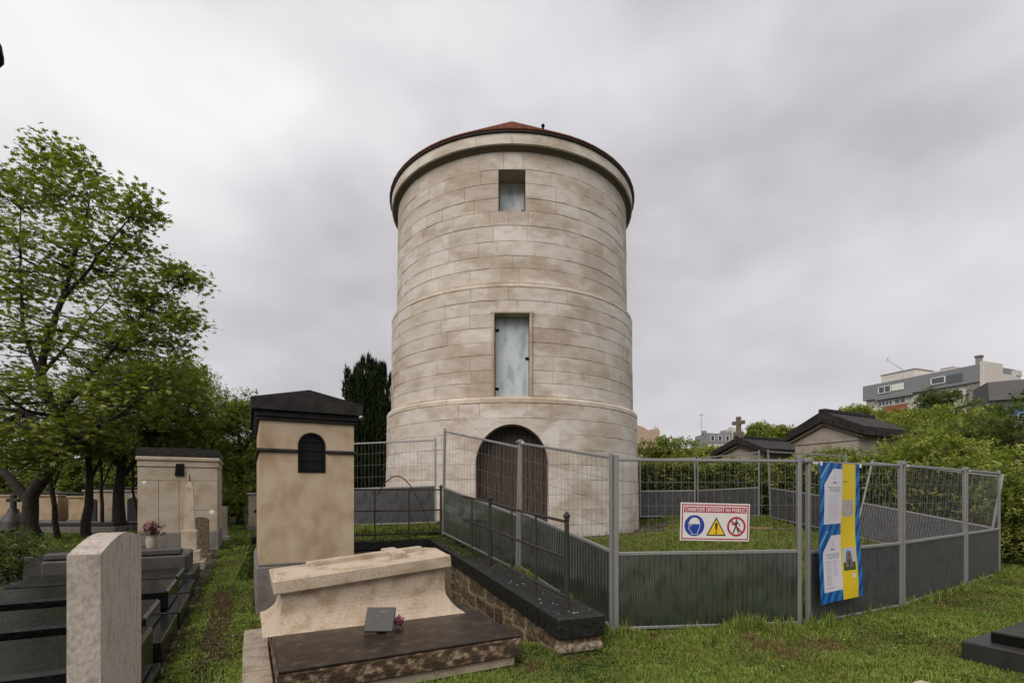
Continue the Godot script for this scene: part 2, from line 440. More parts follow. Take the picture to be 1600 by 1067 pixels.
# the rows of graves run at 28 degrees: a to the right across the path, b along it, away from the eye
func G(a: float, b: float, y := 0.0) -> Vector3:
	return Vector3(-2.96 + 0.8829 * a - 0.4695 * b, y, -(4.2 + 0.4695 * a + 0.8829 * b))
const ROW := 0.4887

func make_ground() -> void:
	var xs := []
	for q in [-400.0, -200.0, -100.0, -60.0, -40.0, -28.0, -20.0, -15.0, -11.0]: xs.append(q)
	var x := -8.0
	while x < 12.01:
		xs.append(x); x += 0.2
	for q in [15.0, 20.0, 28.0, 40.0, 60.0, 100.0, 200.0, 400.0]: xs.append(q)
	var ds := []
	for q in [-100.0, -30.0, -8.0, -2.0, 1.0, 3.0]: ds.append(q)
	var d := 4.4
	while d < 27.01:
		ds.append(d); d += 0.2
	for q in [32.0, 40.0, 55.0, 80.0, 120.0, 200.0, 350.0, 700.0]: ds.append(q)
	var mb := MB.new()
	var hs := []
	for j in ds.size():
		var row := []
		for i in xs.size():
			row.append(Vector3(xs[i], hgt(xs[i], ds[j]), -ds[j]))
		hs.append(row)
	for j in ds.size() - 1:
		for i in xs.size() - 1:
			mb.quad(hs[j][i], hs[j][i + 1], hs[j + 1][i + 1], hs[j + 1][i])
	struct("ground", mb, M.lawn)

	# worn strip along the grass path, ragged edges
	mb = MB.new()
	R.seed = 5
	var prev := []
	for k in 46:
		var b := -4.2 + k * 0.2
		var w := (0.135 + 0.05 * sin(k * 1.7) + R.randf_range(-0.03, 0.03)) * clampf((5.2 - b) / 2.0, 0.3, 1.0)
		var mid := 0.34 + 0.05 * sin(k * 0.6) + R.randf_range(-0.02, 0.02)
		var cur := [G(mid - w, b, 0.004), G(mid + w, b, 0.004)]
		if prev: mb.quad(prev[0], prev[1], cur[1], cur[0])
		prev = cur
	struct("path", mb, M.worn_soil)
	# gravel lane behind the first row of graves
	mb = MB.new()
	mb.quad(G(-5.2, 4.0, 0.004), G(-2.45, 4.0, 0.004), G(-2.45, 12.5, 0.004), G(-5.2, 12.5, 0.004))
	struct("gravel_lane", mb, M.gravel)
	# paving strip under the graves left of the path
	mb = MB.new()
	mb.quad(G(-2.4, -3.6, 0.006), G(-0.02, -3.6, 0.006), G(-0.02, 10.6, 0.006), G(-2.4, 10.6, 0.006))
	struct("grave_footing", mb, M.gravel)
	# bare gravel round the foot of the tower
	mb = MB.new()
	for k in 48:
		var t0 := TAU * k / 48.0
		var t1 := TAU * (k + 1) / 48.0
		var ring := []
		for q in [[4.0, t0], [5.2 + 0.35 * sin(t0 * 5.0), t0], [5.2 + 0.35 * sin(t1 * 5.0), t1], [4.0, t1]]:
			var px: float = q[0] * sin(q[1])
			var pd: float = 17.0 - q[0] * cos(q[1])
			ring.append(Vector3(px, hgt(px, pd) + 0.012, -pd))
		mb.quad(ring[0], ring[1], ring[2], ring[3])
	struct("gravel_ring", mb, M.gravel)
	# pale flagstones beside the sarcophagus
	var fl := MB.new()
	struct("pavement", slab_mesh(Vector3(0, 0, 0), 0.02), M.flagstone).transform = Transform3D(Basis(Vector3.UP, ROW), G(0.62, -1.6))
	var pv: Node3D = get_child(get_child_count() - 1)
	for q in [[0.10, -0.5, 0.20, 0.52], [0.11, 0.16, 0.22, 0.78], [0.10, 0.98, 0.20, 0.84], [0.10, 1.86, 0.20, 0.88], [0.11, 2.62, 0.2, 0.6]]:
		fl = MB.new()
		fl.cbox(Vector3(q[0], 0.022, -q[1]), Vector3(q[2] * 1.15, 0.05, q[3] - 0.02), 0.008)
		part(pv, "flagstone", fl, M.flagstone)

func slab_mesh(_o: Vector3, h: float) -> MB:
	var mb := MB.new()
	mb.box(Vector3(0.1, h / 2, -1.05), Vector3(0.22, h, 3.6))
	return mb


# ---------------------------------------------------------------- the tower
const TC := Vector3(0.0, 0.0, -17.0)

func on_wall(r: float, th: float, y: float) -> Vector3: return Vector3(r * sin(th), y, r * cos(th))

# a wall stone on the round wall: rounded arrises, radii r0 at its foot and r1 at its head
var chip := FastNoiseLite.new()

func wall_stone(mb: MB, th0: float, th1: float, y0: float, y1: float, r0: float, r1: float, be := 0.008, deep := 0.10) -> void:
	var ns := maxi(2, ceili((th1 - th0) / 0.06))
	var da := be / r0
	var prev := []
	var slope := Vector3(0, (r0 - r1) / (y1 - y0), 0)
	for i in ns + 1:
		var f := float(i) / ns
		var th := lerpf(th0, th1, f)
		var ti := lerpf(th0 + da, th1 - da, f)
		var nr := (Vector3(sin(th), 0, cos(th)) + slope).normalized()
		# worn arrises: the bed joints wander by a few millimetres
		var ya := y0 + maxf(0.0, chip.get_noise_2d(th * r0 * 2.2, y0 * 7.0)) * 0.026
		var yb := y1 - maxf(0.0, chip.get_noise_2d(th * r0 * 2.2 + 50.0, y1 * 7.0)) * 0.026
		var cur := [on_wall(r0 - deep, th, ya), on_wall(r0 - be, th, ya), on_wall(r0, ti, ya + be), on_wall(r1, ti, yb - be), on_wall(r1 - be, th, yb), on_wall(r1 - deep, th, yb), nr]
		if prev:
			var up := (nr + Vector3.UP).normalized()
			var dn := (nr - Vector3.UP).normalized()
			mb.quadn(prev[2], cur[2], cur[3], prev[3], prev[6], nr, nr, prev[6])
			mb.quadn(prev[1], cur[1], cur[2], prev[2], dn, dn, nr, prev[6])
			mb.quadn(prev[3], cur[3], cur[4], prev[4], prev[6], nr, up, up)
			mb.quad(prev[0], cur[0], cur[1], prev[1])
			mb.quad(prev[4], cur[4], cur[5], prev[5])
		if i == 0:
			mb.quad(cur[0], cur[1], cur[4], cur[5]); mb.quad(cur[1], cur[2], cur[3], cur[4])
		if i == ns:
			mb.quad(cur[1], cur[0], cur[5], cur[4]); mb.quad(cur[2], cur[1], cur[4], cur[3])
		prev = cur

# a moulding stone: outer profile (radius, height) swept between two bearings, closed at its ends
func ring_stone(mb: MB, prof: Array, th0: float, th1: float, ri: float) -> void:
	var ns := maxi(1, ceili((th1 - th0) / 0.07))
	for i in ns:
		var a := lerpf(th0, th1, float(i) / ns)
		var b := lerpf(th0, th1, float(i + 1) / ns)
		for k in prof.size() - 1:
			var p: Vector2 = prof[k]
			var q: Vector2 = prof[k + 1]
			var sl := Vector2(q.y - p.y, p.x - q.x).normalized()
			var na := Vector3(sin(a) * sl.x, sl.y, cos(a) * sl.x)
			var nb := Vector3(sin(b) * sl.x, sl.y, cos(b) * sl.x)
			mb.quadn(on_wall(p.x, a, p.y), on_wall(p.x, b, p.y), on_wall(q.x, b, q.y), on_wall(q.x, a, q.y), na, nb, nb, na)
	for e in [th0, th1]:
		var m := Vector3.ZERO
		for k in prof.size() - 1:
			var p: Vector2 = prof[k]
			var q: Vector2 = prof[k + 1]
			var f := [on_wall(ri, e, p.y), on_wall(p.x, e, p.y), on_wall(q.x, e, q.y), on_wall(ri, e, q.y)]
			if e == th0: mb.quad(f[0], f[1], f[2], f[3])
			else: mb.quad(f[3], f[2], f[1], f[0])

func stone_tone() -> Color:
	var k := R.randf()
	var c := Color(0.605, 0.562, 0.512)
	if k < 0.25: c = Color(0.640, 0.606, 0.565)
	elif k < 0.42: c = Color(0.585, 0.535, 0.475)
	elif k < 0.50: c = Color(0.550, 0.494, 0.430)
	var f := R.randf_range(0.96, 1.04)
	return Color(c.r * f, c.g * f, c.b * f)

func make_tower() -> void:
	var T := thing("windmill_tower", "tall round pale stone windmill tower with red conical roof", "tower", TC)
	R.seed = 71
	chip.seed = 4; chip.frequency = 0.9; chip.fractal_octaves = 3
	# holes: half width, foot, head
	var holes := [[0.36, 9.06, 10.16], [0.46, 4.09, 6.27]]
	var sections := [ # radius at foot, at head, then runs of courses (foot, head, number) that meet the sills and heads of the openings
		[4.19, 4.14, [[0.36, 3.92, 9]]], [4.01, 3.98, [[4.12, 6.27, 6], [6.27, 6.97, 2]]], [3.82, 3.79, [[7.12, 9.06, 5], [9.06, 10.16, 3], [10.16, 10.66, 1]]]]
	var all := []
	for si in 3:
		var s: Array = sections[si]
		var ys := []
		for run in s[2]:
			var y: float = run[0]
			for k in run[2]:
				ys.append(y)
				y += (run[1] - run[0]) / run[2]
				if k < run[2] - 1 and si > 0: ys[-1] += 0.0 if k == 0 else R.randf_range(-0.035, 0.035)
		var foot: float = s[2][0][0]
		var head: float = s[2][-1][1]
		ys.append(head)
		for k in ys.size() - 1:
			var y: float = ys[k]
			var y1: float = ys[k + 1]
			var r0: float = lerpf(s[0], s[1], (y - foot) / (head - foot))
			var r1: float = lerpf(s[0], s[1], (y1 - foot) / (head - foot))
			var hw := 0.0
			if si == 0: hw = 0.95 if k < 5 else (1.25 if k < 8 else 0.0)
			else:
				for h in holes:
					if y1 > h[1] + 0.05 and y < h[2] - 0.05: hw = h[0]
			var start := asin(hw / r0) if hw > 0.0 else R.randf_range(-0.25, 0.0)
			var stop := start + TAU - (2.0 * start if hw > 0.0 else 0.0)
			var th := start
			while th < stop - 0.001:
				var len := R.randf_range(0.5, 1.15) / r0
				if stop - th - len < 0.12: len = stop - th
				var g := (0.0012 if si == 0 else 0.0024) / r0
				var e := R.randf_range(-0.005, 0.005)
				var yg := 0.0015 if si == 0 else R.randf_range(0.0015, 0.006)
				all.append([th + g, th + len - g, y + yg, y1 - yg, r0 + e, r1 + e])
				th += len
	# the stones that face the eye most squarely come first
	var cut := all
	cut.sort_custom(func(a, b): return absf(wrapf((a[0] + a[1]) / 2, -PI, PI)) < absf(wrapf((b[0] + b[1]) / 2, -PI, PI)))
	var back := MB.new()
	for i in cut.size():
		var q: Array = cut[i]
		var mb := MB.new() if i < 296 else back
		mb.col = stone_tone()
		wall_stone(mb, q[0], q[1], q[2], q[3], q[4], q[5])
		if i < 296: part(T, "wall_stone", mb, M.tower_stone)
	part(T, "wall_stone_rear", back, M.tower_stone).set_meta("kind", "stuff")

	# mortar body just behind the stone faces, open at the doors and the window
	var core := MB.new()
	var ths := []
	for k in 73: ths.append(-PI + TAU * k / 72.0)
	for w in [0.0865, 0.0945, 0.1147, 0.2299, 0.3062]: ths.append(w); ths.append(-w)
	ths.sort()
	var secs := [[0.2, 0.36, 4.19, 4.19], [0.36, 2.338, 4.19, 4.163], [2.338, 3.524, 4.163, 4.146], [3.524, 4.09, 4.146, 4.12], [4.09, 6.27, 4.01, 3.988], [6.27, 7.1, 3.988, 3.98], [7.1, 9.06, 3.82, 3.803], [9.06, 10.16, 3.803, 3.794], [10.16, 10.9, 3.794, 3.79]]
	var hole_w := [0.2299, 0.2299, 0.3062, 0.0, 0.1147, 0.0, 0.0, 0.0945, 0.0]
	for k in secs.size():
		var s: Array = secs[k]
		for i in ths.size() - 1:
			if ths[i + 1] - ths[i] < 1e-5: continue
			if absf((ths[i] + ths[i + 1]) / 2) < hole_w[k]: continue
			var na := Vector3(sin(ths[i]), 0, cos(ths[i]))
			var nb := Vector3(sin(ths[i + 1]), 0, cos(ths[i + 1]))
			core.quadn(on_wall(s[2] - 0.011, ths[i], s[0]), on_wall(s[2] - 0.011, ths[i + 1], s[0]), on_wall(s[3] - 0.011, ths[i + 1], s[1]), on_wall(s[3] - 0.011, ths[i], s[1]), na, nb, nb, na)
	part(T, "mortar_core", core, M.mortar)

	# arch stones round the great door
	var cx := 0.0
	var cy := 2.338
	var diag := asin(1.186 / sqrt(1.25 * 1.25 + 1.186 * 1.186))
	var edge := [0.0, diag, 1.30, PI - 1.30, PI - diag, PI]
	var r_at := func(yy: float) -> float: return 4.19 - 0.05 * (yy - 0.36) / 3.56
	var to_wall := func(p: Vector2, back_by: float) -> Vector3:
		var r: float = r_at.call(p.y) - back_by
		return Vector3(p.x, p.y, sqrt(maxf(r * r - p.x * p.x, 0.01)))
	for k in edge.size() - 1:
		var mb := MB.new()
		mb.col = stone_tone()
		var pin := Vector2.ZERO
		var pout := Vector2.ZERO
		for i in 9:
			var a := lerpf(edge[k] + 0.0012, edge[k + 1] - 0.0012, i / 8.0)
			var dir := Vector2(cos(a), sin(a))
			var inn := Vector2(0.95 * dir.x, cy + 1.03 * dir.y)
			var s := minf(1.248 / maxf(absf(dir.x), 1e-4), 1.184 / maxf(absf(dir.y), 1e-4))
			var outp := Vector2(dir.x * s, cy + dir.y * s)
			if i > 0:
				var n0 := Vector3(pin.x, 0, 4.1).normalized()
				var mid0 := (pin + pout) / 2.0
				var mid1 := (inn + outp) / 2.0
				mb.quad(to_wall.call(inn, 0.0), to_wall.call(mid1, 0.0), to_wall.call(mid0, 0.0), to_wall.call(pin, 0.0))
				mb.quad(to_wall.call(mid1, 0.0), to_wall.call(outp, 0.0), to_wall.call(pout, 0.0), to_wall.call(mid0, 0.0))
				mb.quad(to_wall.call(pin, 0.0), to_wall.call(pin, 0.5), to_wall.call(inn, 0.5), to_wall.call(inn, 0.0))
				mb.quad(to_wall.call(outp, 0.0), to_wall.call(outp, 0.08), to_wall.call(pout, 0.08), to_wall.call(pout, 0.0))
			pin = inn; pout = outp
		part(T, "arch_stone", mb, M.tower_stone)
	# jambs below the arch
	for sg in [-1.0, 1.0]:
		var mb := MB.new()
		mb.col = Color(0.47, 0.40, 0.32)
		var a := Vector2(sg * 0.95, 0.3)
		var b := Vector2(sg * 0.95, cy)
		var q := [to_wall.call(a, 0.02), to_wall.call(a, 0.5), to_wall.call(b, 0.5), to_wall.call(b, 0.02)]
		if sg < 0: mb.quad(q[0], q[1], q[2], q[3])
		else: mb.quad(q[3], q[2], q[1], q[0])
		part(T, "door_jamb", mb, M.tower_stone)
	# two leaves of vertical planks
	var door := Node3D.new()
	door.name = "plank_door"; T.add_child(door)
	door.position = Vector3(0, 0.36, 3.72)
	door.set_meta("label", "dark brown arched plank door")
	var npl := 14
	for i in npl:
		var x0 := -0.97 + 1.94 * i / npl
		var x1 := -0.97 + 1.94 * (i + 1) / npl
		var top := func(x: float) -> float: return cy - 0.36 + 1.05 * sqrt(maxf(1.0 - pow(minf(absf(x), 0.969) / 0.97, 2.0), 0.0))
		var mb := MB.new()
		var poly := PackedVector2Array([Vector2(x0 + 0.004, 0), Vector2(x1 - 0.004, 0), Vector2(x1 - 0.004, top.call(x1)), Vector2((x0 + x1) / 2, top.call((x0 + x1) / 2)), Vector2(x0 + 0.004, top.call(x0))])
		mb.extrude(poly, 0.05, Transform3D(Basis.IDENTITY, Vector3(0, 0, R.randf_range(-0.006, 0.006))))
		part(door, "plank", mb, M.door_wood)
	var bk := MB.new()
	bk.box(Vector3(0, 1.45, -0.10), Vector3(2.2, 3.3, 0.04))
	part(door, "backing_board", bk, M.eave)
	# window and upper door: splayed stone reveals, whitened panes
	for h in [[0.36, 9.06, 10.16, 3.80, 0.62, "window"], [0.46, 4.09, 6.27, 4.0, 0.36, "upper_door"]]:
		var hw: float = h[0]
		var zb: float = h[3] - h[4]
		var zf: float = sqrt(h[3] * h[3] - (hw + 0.05) * (hw + 0.05)) - 0.03
		var mb := MB.new()
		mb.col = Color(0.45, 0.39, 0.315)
		for sg in [-1.0, 1.0]:
			mb.box(Vector3(sg * (hw + 0.025), (h[1] + h[2]) / 2, (zb + zf) / 2), Vector3(0.05, h[2] - h[1], zf - zb))
		mb.box(Vector3(0, h[2] + 0.05, (zb + zf) / 2), Vector3(2 * hw + 0.1, 0.1, zf - zb))
		mb.box(Vector3(0, h[1] - 0.03, (zb + zf) / 2), Vector3(2 * hw + 0.1, 0.06, zf - zb))
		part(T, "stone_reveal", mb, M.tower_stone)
		var w := Node3D.new()
		w.name = h[5]; T.add_child(w)
		w.position = Vector3(0, h[1], zb)
		w.set_meta("label", "small square whitened window high in the wall" if h[5] == "window" else "tall narrow whitened glass door on the ledge")
		var hh: float = h[2] - h[1]
		var g := MB.new()
		g.cbox(Vector3(0, hh / 2, 0.03), Vector3(2 * hw - 0.03, hh - 0.01, 0.02), 0.004)
		part(w, "pane", g, M.whitened_glass)
		var bb := MB.new()
		bb.box(Vector3(0, hh / 2, -0.05), Vector3(2 * hw + 0.3, hh + 0.3, 0.04))
		part(w, "backing", bb, M.eave)
		var hinge := [[-hw + 0.06, 0.28], [-hw + 0.06, hh - 0.34], [hw - 0.05, hh * 0.5]] if h[5] != "window" else [[hw - 0.05, 0.3]]
		for q in hinge:
			var k := MB.new()
			k.cbox(Vector3(q[0], q[1], 0.05), Vector3(0.11, 0.07, 0.03), 0.006)
			part(w, "hinge", k, M.black_metal)
		if h[5] == "upper_door":
			for sg in [-1.0, 1.0]:
				var k := MB.new()
				k.col = Color(0.50, 0.43, 0.34)
				k.cbox(Vector3(sg * (hw + 0.035), hh / 2 + 0.03, 0.373), Vector3(0.06, hh + 0.06, 0.05), 0.008)
				part(w, "door_surround", k, M.tower_stone)
			var k := MB.new()
			k.col = Color(0.50, 0.43, 0.34)
			k.cbox(Vector3(0, hh + 0.03, 0.377), Vector3(2 * hw + 0.20, 0.06, 0.05), 0.008)
			part(w, "door_surround", k, M.tower_stone)

	# sloped ledges where the wall steps in, and the cornice
	for q in [["ledge_stone", [Vector2(4.136, 3.921), Vector2(4.146, 3.935), Vector2(4.146, 4.03), Vector2(4.12, 4.08), Vector2(4.0, 4.115)], 3.9, 26], ["ledge_stone", [Vector2(3.978, 6.971), Vector2(3.988, 6.985), Vector2(3.988, 7.04), Vector2(3.955, 7.08), Vector2(3.80, 7.125)], 3.7, 24]]:
		for k in q[3]:
			var mb := MB.new()
			mb.col = stone_tone().lerp(Color(0.69, 0.61, 0.50), 0.6)
			ring_stone(mb, q[1], TAU * k / q[3] + 0.0012 + 0.05, TAU * (k + 1) / q[3] - 0.0012 + 0.05, q[2])
			part(T, q[0], mb, M.tower_stone)
	for k in 26:
		var mb := MB.new()
		mb.col = stone_tone().lerp(Color(0.72, 0.68, 0.61), 0.6)
		ring_stone(mb, [Vector2(3.78, 10.703), Vector2(3.96, 10.705), Vector2(3.98, 10.72), Vector2(3.985, 10.985), Vector2(3.7, 11.0)], TAU * k / 26 + 0.001, TAU * (k + 1) / 26 - 0.001, 3.7)
		part(T, "cornice_stone", mb, M.tower_stone)
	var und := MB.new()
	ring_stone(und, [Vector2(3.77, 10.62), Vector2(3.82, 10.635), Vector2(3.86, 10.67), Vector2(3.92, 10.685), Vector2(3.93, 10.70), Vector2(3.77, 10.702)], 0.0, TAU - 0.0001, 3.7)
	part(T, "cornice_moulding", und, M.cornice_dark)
	# roof: eave board, then overlapping rows of tiles up to the point
	var roof := Node3D.new()
	roof.name = "conical_roof"; T.add_child(roof); roof.position = Vector3(0, 11.0, 0)
	roof.set_meta("label", "low red tiled cone")
	var ev := MB.new()
	ev.lathe([Vector2(3.95, 0.0), Vector2(4.03, 0.0), Vector2(4.04, 0.03), Vector2(4.0, 0.06)], 96)
	part(roof, "eave_board", ev, M.eave)
	var nrow := 26
	for i in nrow:
		var f0 := float(i) / nrow
		var f1 := float(i + 1) / nrow
		var ra := lerpf(4.06, 0.02, f0)
		var rb := lerpf(4.06, 0.02, f1)
		var ya := lerpf(0.06, 3.22, f0)
		var yb := lerpf(0.06, 3.22, f1)
		var mb := MB.new()
		mb.lathe([Vector2(ra - 0.02, ya - 0.02), Vector2(ra, ya), Vector2(ra, ya + 0.022), Vector2(rb - 0.01, yb + 0.004)], 64)
		part(roof, "tile_row", mb, M.roof_tile)
	var hk := MB.new()
	hk.tube([Vector3(0.82, 0.12, 3.8), Vector3(0.82, 0.29, 3.8)], [0.03, 0.03], 8)
	hk.lathe([Vector2(0.0, 0.0), Vector2(0.05, 0.01), Vector2(0.045, 0.05), Vector2(0, 0.07)], 10, Vector3(0.82, 0.28, 3.8))
	part(roof, "vent_cap", hk, M.black_metal)


# ---------------------------------------------------------------- site fencing
func panel_part(P: Node3D, nm: String, mb: MB, m: Material, slope: float) -> void:
	for i in mb.v.size(): mb.v[i] += Vector3(0, mb.v[i].x * slope, 0)
	part(P, nm, mb, m)

func fence_panel(p0: Vector3, p1: Vector3, label: String, o := {}) -> Node3D:
	var len := (p1 - p0).length()
	var flat := Vector3(p1.x - p0.x, 0, p1.z - p0.z)
	len = flat.length()
	var x := flat / len
	var z := x.cross(Vector3.UP).normalized()
	var slope := (p1.y - p0.y) / len # rails follow the ground, posts stay upright
	var lean: float = o.get("lean", 0.0)
	var bas := Basis(x, Vector3.UP, z) * Basis(Vector3.RIGHT, lean) * Basis(Vector3.BACK, o.get("roll", 0.0))
	var H: float = o.get("h", 2.0)
	var mid: float = o.get("mid", 0.9)
	var P := thing("site_fence_panel", label, "fence panel", p0, 0.0, "site fence panels round the tower")
	P.basis = bas
	var ps: float = o.get("post", 0.042)
	for q in [0.025, len - 0.025]:
		var mb := MB.new()
		mb.cbox(Vector3(q, H / 2 + 0.02, 0), Vector3(ps, H + 0.04, ps), 0.006)
		panel_part(P, "post", mb, M.galvanised, slope)
	for q in [["top_rail", H - 0.02, 0.036], ["middle_rail", mid, 0.042], ["bottom_rail", 0.045, 0.036]]:
		var mb := MB.new()
		mb.cbox(Vector3(len / 2, q[1], 0), Vector3(len - 0.05 - ps, q[2], 0.032), 0.006)
		panel_part(P, q[0], mb, M.galvanised, slope)
	# sheet below
	var mb := MB.new()
	var x0 := 0.046
	var x1 := len - 0.046
	var yb := 0.062
	var yt := mid - 0.02
	if o.get("ribs", true):
		var pitch := 0.062
		var n := int((x1 - x0) / pitch)
		var dent := FastNoiseLite.new() # knocks and buckles of a much-used sheet
		dent.seed = int(absf(p0.x) * 100.0); dent.frequency = 0.8
		var rows := 6
		for j in rows:
			var ya := lerpf(yb, yt, float(j) / rows)
			var yc := lerpf(yb, yt, float(j + 1) / rows)
			var px := x0
			var pz := 0.0
			for i in n:
				for q in [[0.32, 0.0], [0.5, 0.011], [0.82, 0.011], [1.0, 0.0]]:
					var nx: float = x0 + (x1 - x0) * (i + q[0]) / n
					var nz: float = q[1]
					var k := func(vx: float, vy: float) -> float: return dent.get_noise_2d(vx, vy * 1.3) * 0.014 * sin(PI * (vy - yb) / (yt - yb))
					mb.quad(Vector3(px, ya, pz + k.call(px, ya)), Vector3(nx, ya, nz + k.call(nx, ya)), Vector3(nx, yc, nz + k.call(nx, yc)), Vector3(px, yc, pz + k.call(px, yc)))
					px = nx; pz = nz
		panel_part(P, "ribbed_sheet", mb, M.flat_sheet if o.get("dull", false) else M.ribbed_sheet, slope)
	else:
		var fn := FastNoiseLite.new()
		fn.seed = int(p0.x * 100); fn.frequency = 1.4
		var nx := 16
		var ny := 7
		for i in nx:
			for j in ny:
				var c := []
				for q in [[0, 0], [1, 0], [1, 1], [0, 1]]:
					var ux := lerpf(x0, x1, float(i + q[0]) / nx)
					var uy := lerpf(yb, yt, float(j + q[1]) / ny)
					c.append(Vector3(ux, uy, fn.get_noise_2d(ux, uy) * 0.010 * sin(PI * float(i + q[0]) / nx)))
				mb.quad(c[0], c[1], c[2], c[3])
		panel_part(P, "flat_sheet", mb, M.flat_sheet, slope)
	# welded mesh above
	var wm := MB.new()
	var wr := 0.0021
	var nw := int(len / float(o.get("wire", 0.1)))
	R.seed = int(absf(p0.x) * 1000.0 + absf(p0.z) * 77.0)
	for i in range(1, nw):
		var wx := len * i / nw
		var b: float = R.randf_range(-0.012, 0.012) * float(o.get("bend", 1.0))
		wm.tube([Vector3(wx, mid, 0.0), Vector3(wx + b, (mid + H) / 2 + R.randf_range(-0.2, 0.2), 0.004), Vector3(wx, H - 0.02, 0.0)], [wr, wr, wr], 4, false)
	for k in 3:
		var wy := mid + (H - mid) * (k + 1) / 4.0
		wm.tube([Vector3(0.03, wy, -0.005), Vector3(len * 0.5, wy + R.randf_range(-0.01, 0.01), -0.005), Vector3(len - 0.03, wy, -0.005)], [wr, wr, wr], 4, false)
	panel_part(P, "wire_mesh", wm, M.wire, slope)
	if o.get("clamp", false):
		mb = MB.new()
		mb.box(Vector3(0.14, H - 0.02, 0.0175), Vector3(0.10, 0.026, 0.002))
		part(P, "maker_sticker", mb, M.sign_white)
		mb = MB.new()
		mb.cbox(Vector3(0.0, H + 0.005, 0), Vector3(0.12, 0.05, 0.07), 0.008)
		part(P, "clamp", mb, M.galvanised)
	return P

func make_fences() -> void:
	var g := func(x: float, d: float, y: float) -> Vector3: return Vector3(x, y, -d)
	fence_panel(g.call(1.17, 5.72, 0.0), g.call(3.47, 5.99, 0.0), "green reflecting ribbed fence panel that carries the warning sign", {"wire": 0.098, "post": 0.05})
	fence_panel(g.call(3.55, 6.0, -0.02), g.call(5.40, 6.92, 0.0), "grey flat sheet fence panel with the blue and yellow banner", {"ribs": false, "wire": 0.075, "post": 0.05, "clamp": true})
	fence_panel(g.call(5.44, 6.95, 0.0), g.call(7.70, 8.48, 0.0), "middle grey flat sheet fence panel right of the banner", {"ribs": false, "wire": 0.075, "post": 0.05, "clamp": true})
	fence_panel(g.call(7.74, 8.50, 0.0), g.call(9.50, 9.72, 0.0), "last grey flat sheet fence panel at the right end of the row", {"ribs": false, "wire": 0.075, "clamp": true})
	fence_panel(g.call(0.12, 7.86, 0.40), g.call(1.155, 5.725, 0.02), "sloping dark ribbed fence panel beside the railing's near post", {"wire": 0.1, "bend": 2.5, "clamp": true})
	fence_panel(g.call(-1.34, 9.60, 0.80), g.call(0.10, 7.90, 0.40), "sloping fence panel in front of the arched door", {"wire": 0.1, "bend": 2.0, "roll": -0.03})
	fence_panel(g.call(-3.95, 11.9, 0.78), g.call(-1.78, 11.75, 0.86), "fence panel between the tan mausoleum and the tower", {"ribs": false, "wire": 0.09})
	fence_panel(g.call(4.35, 17.0, 0.75), g.call(6.15, 16.7, 0.77), "far fence panel touching the tower's right edge", {"dull": true, "wire": 0.12})
	fence_panel(g.call(6.20, 16.7, 0.77), g.call(7.58, 15.25, 0.86), "far fence panel behind the warning sign", {"dull": true, "wire": 0.12})
	fence_panel(g.call(7.66, 14.8, 0.84), g.call(8.36, 12.35, 0.52), "leaning far fence panel behind the banner", {"dull": true, "wire": 0.12, "lean": 0.05})
	fence_panel(g.call(8.40, 12.25, 0.50), g.call(9.42, 9.82, 0.02), "leaning fence panel closing the right side, seen through the mesh", {"dull": true, "wire": 0.12, "lean": -0.34})

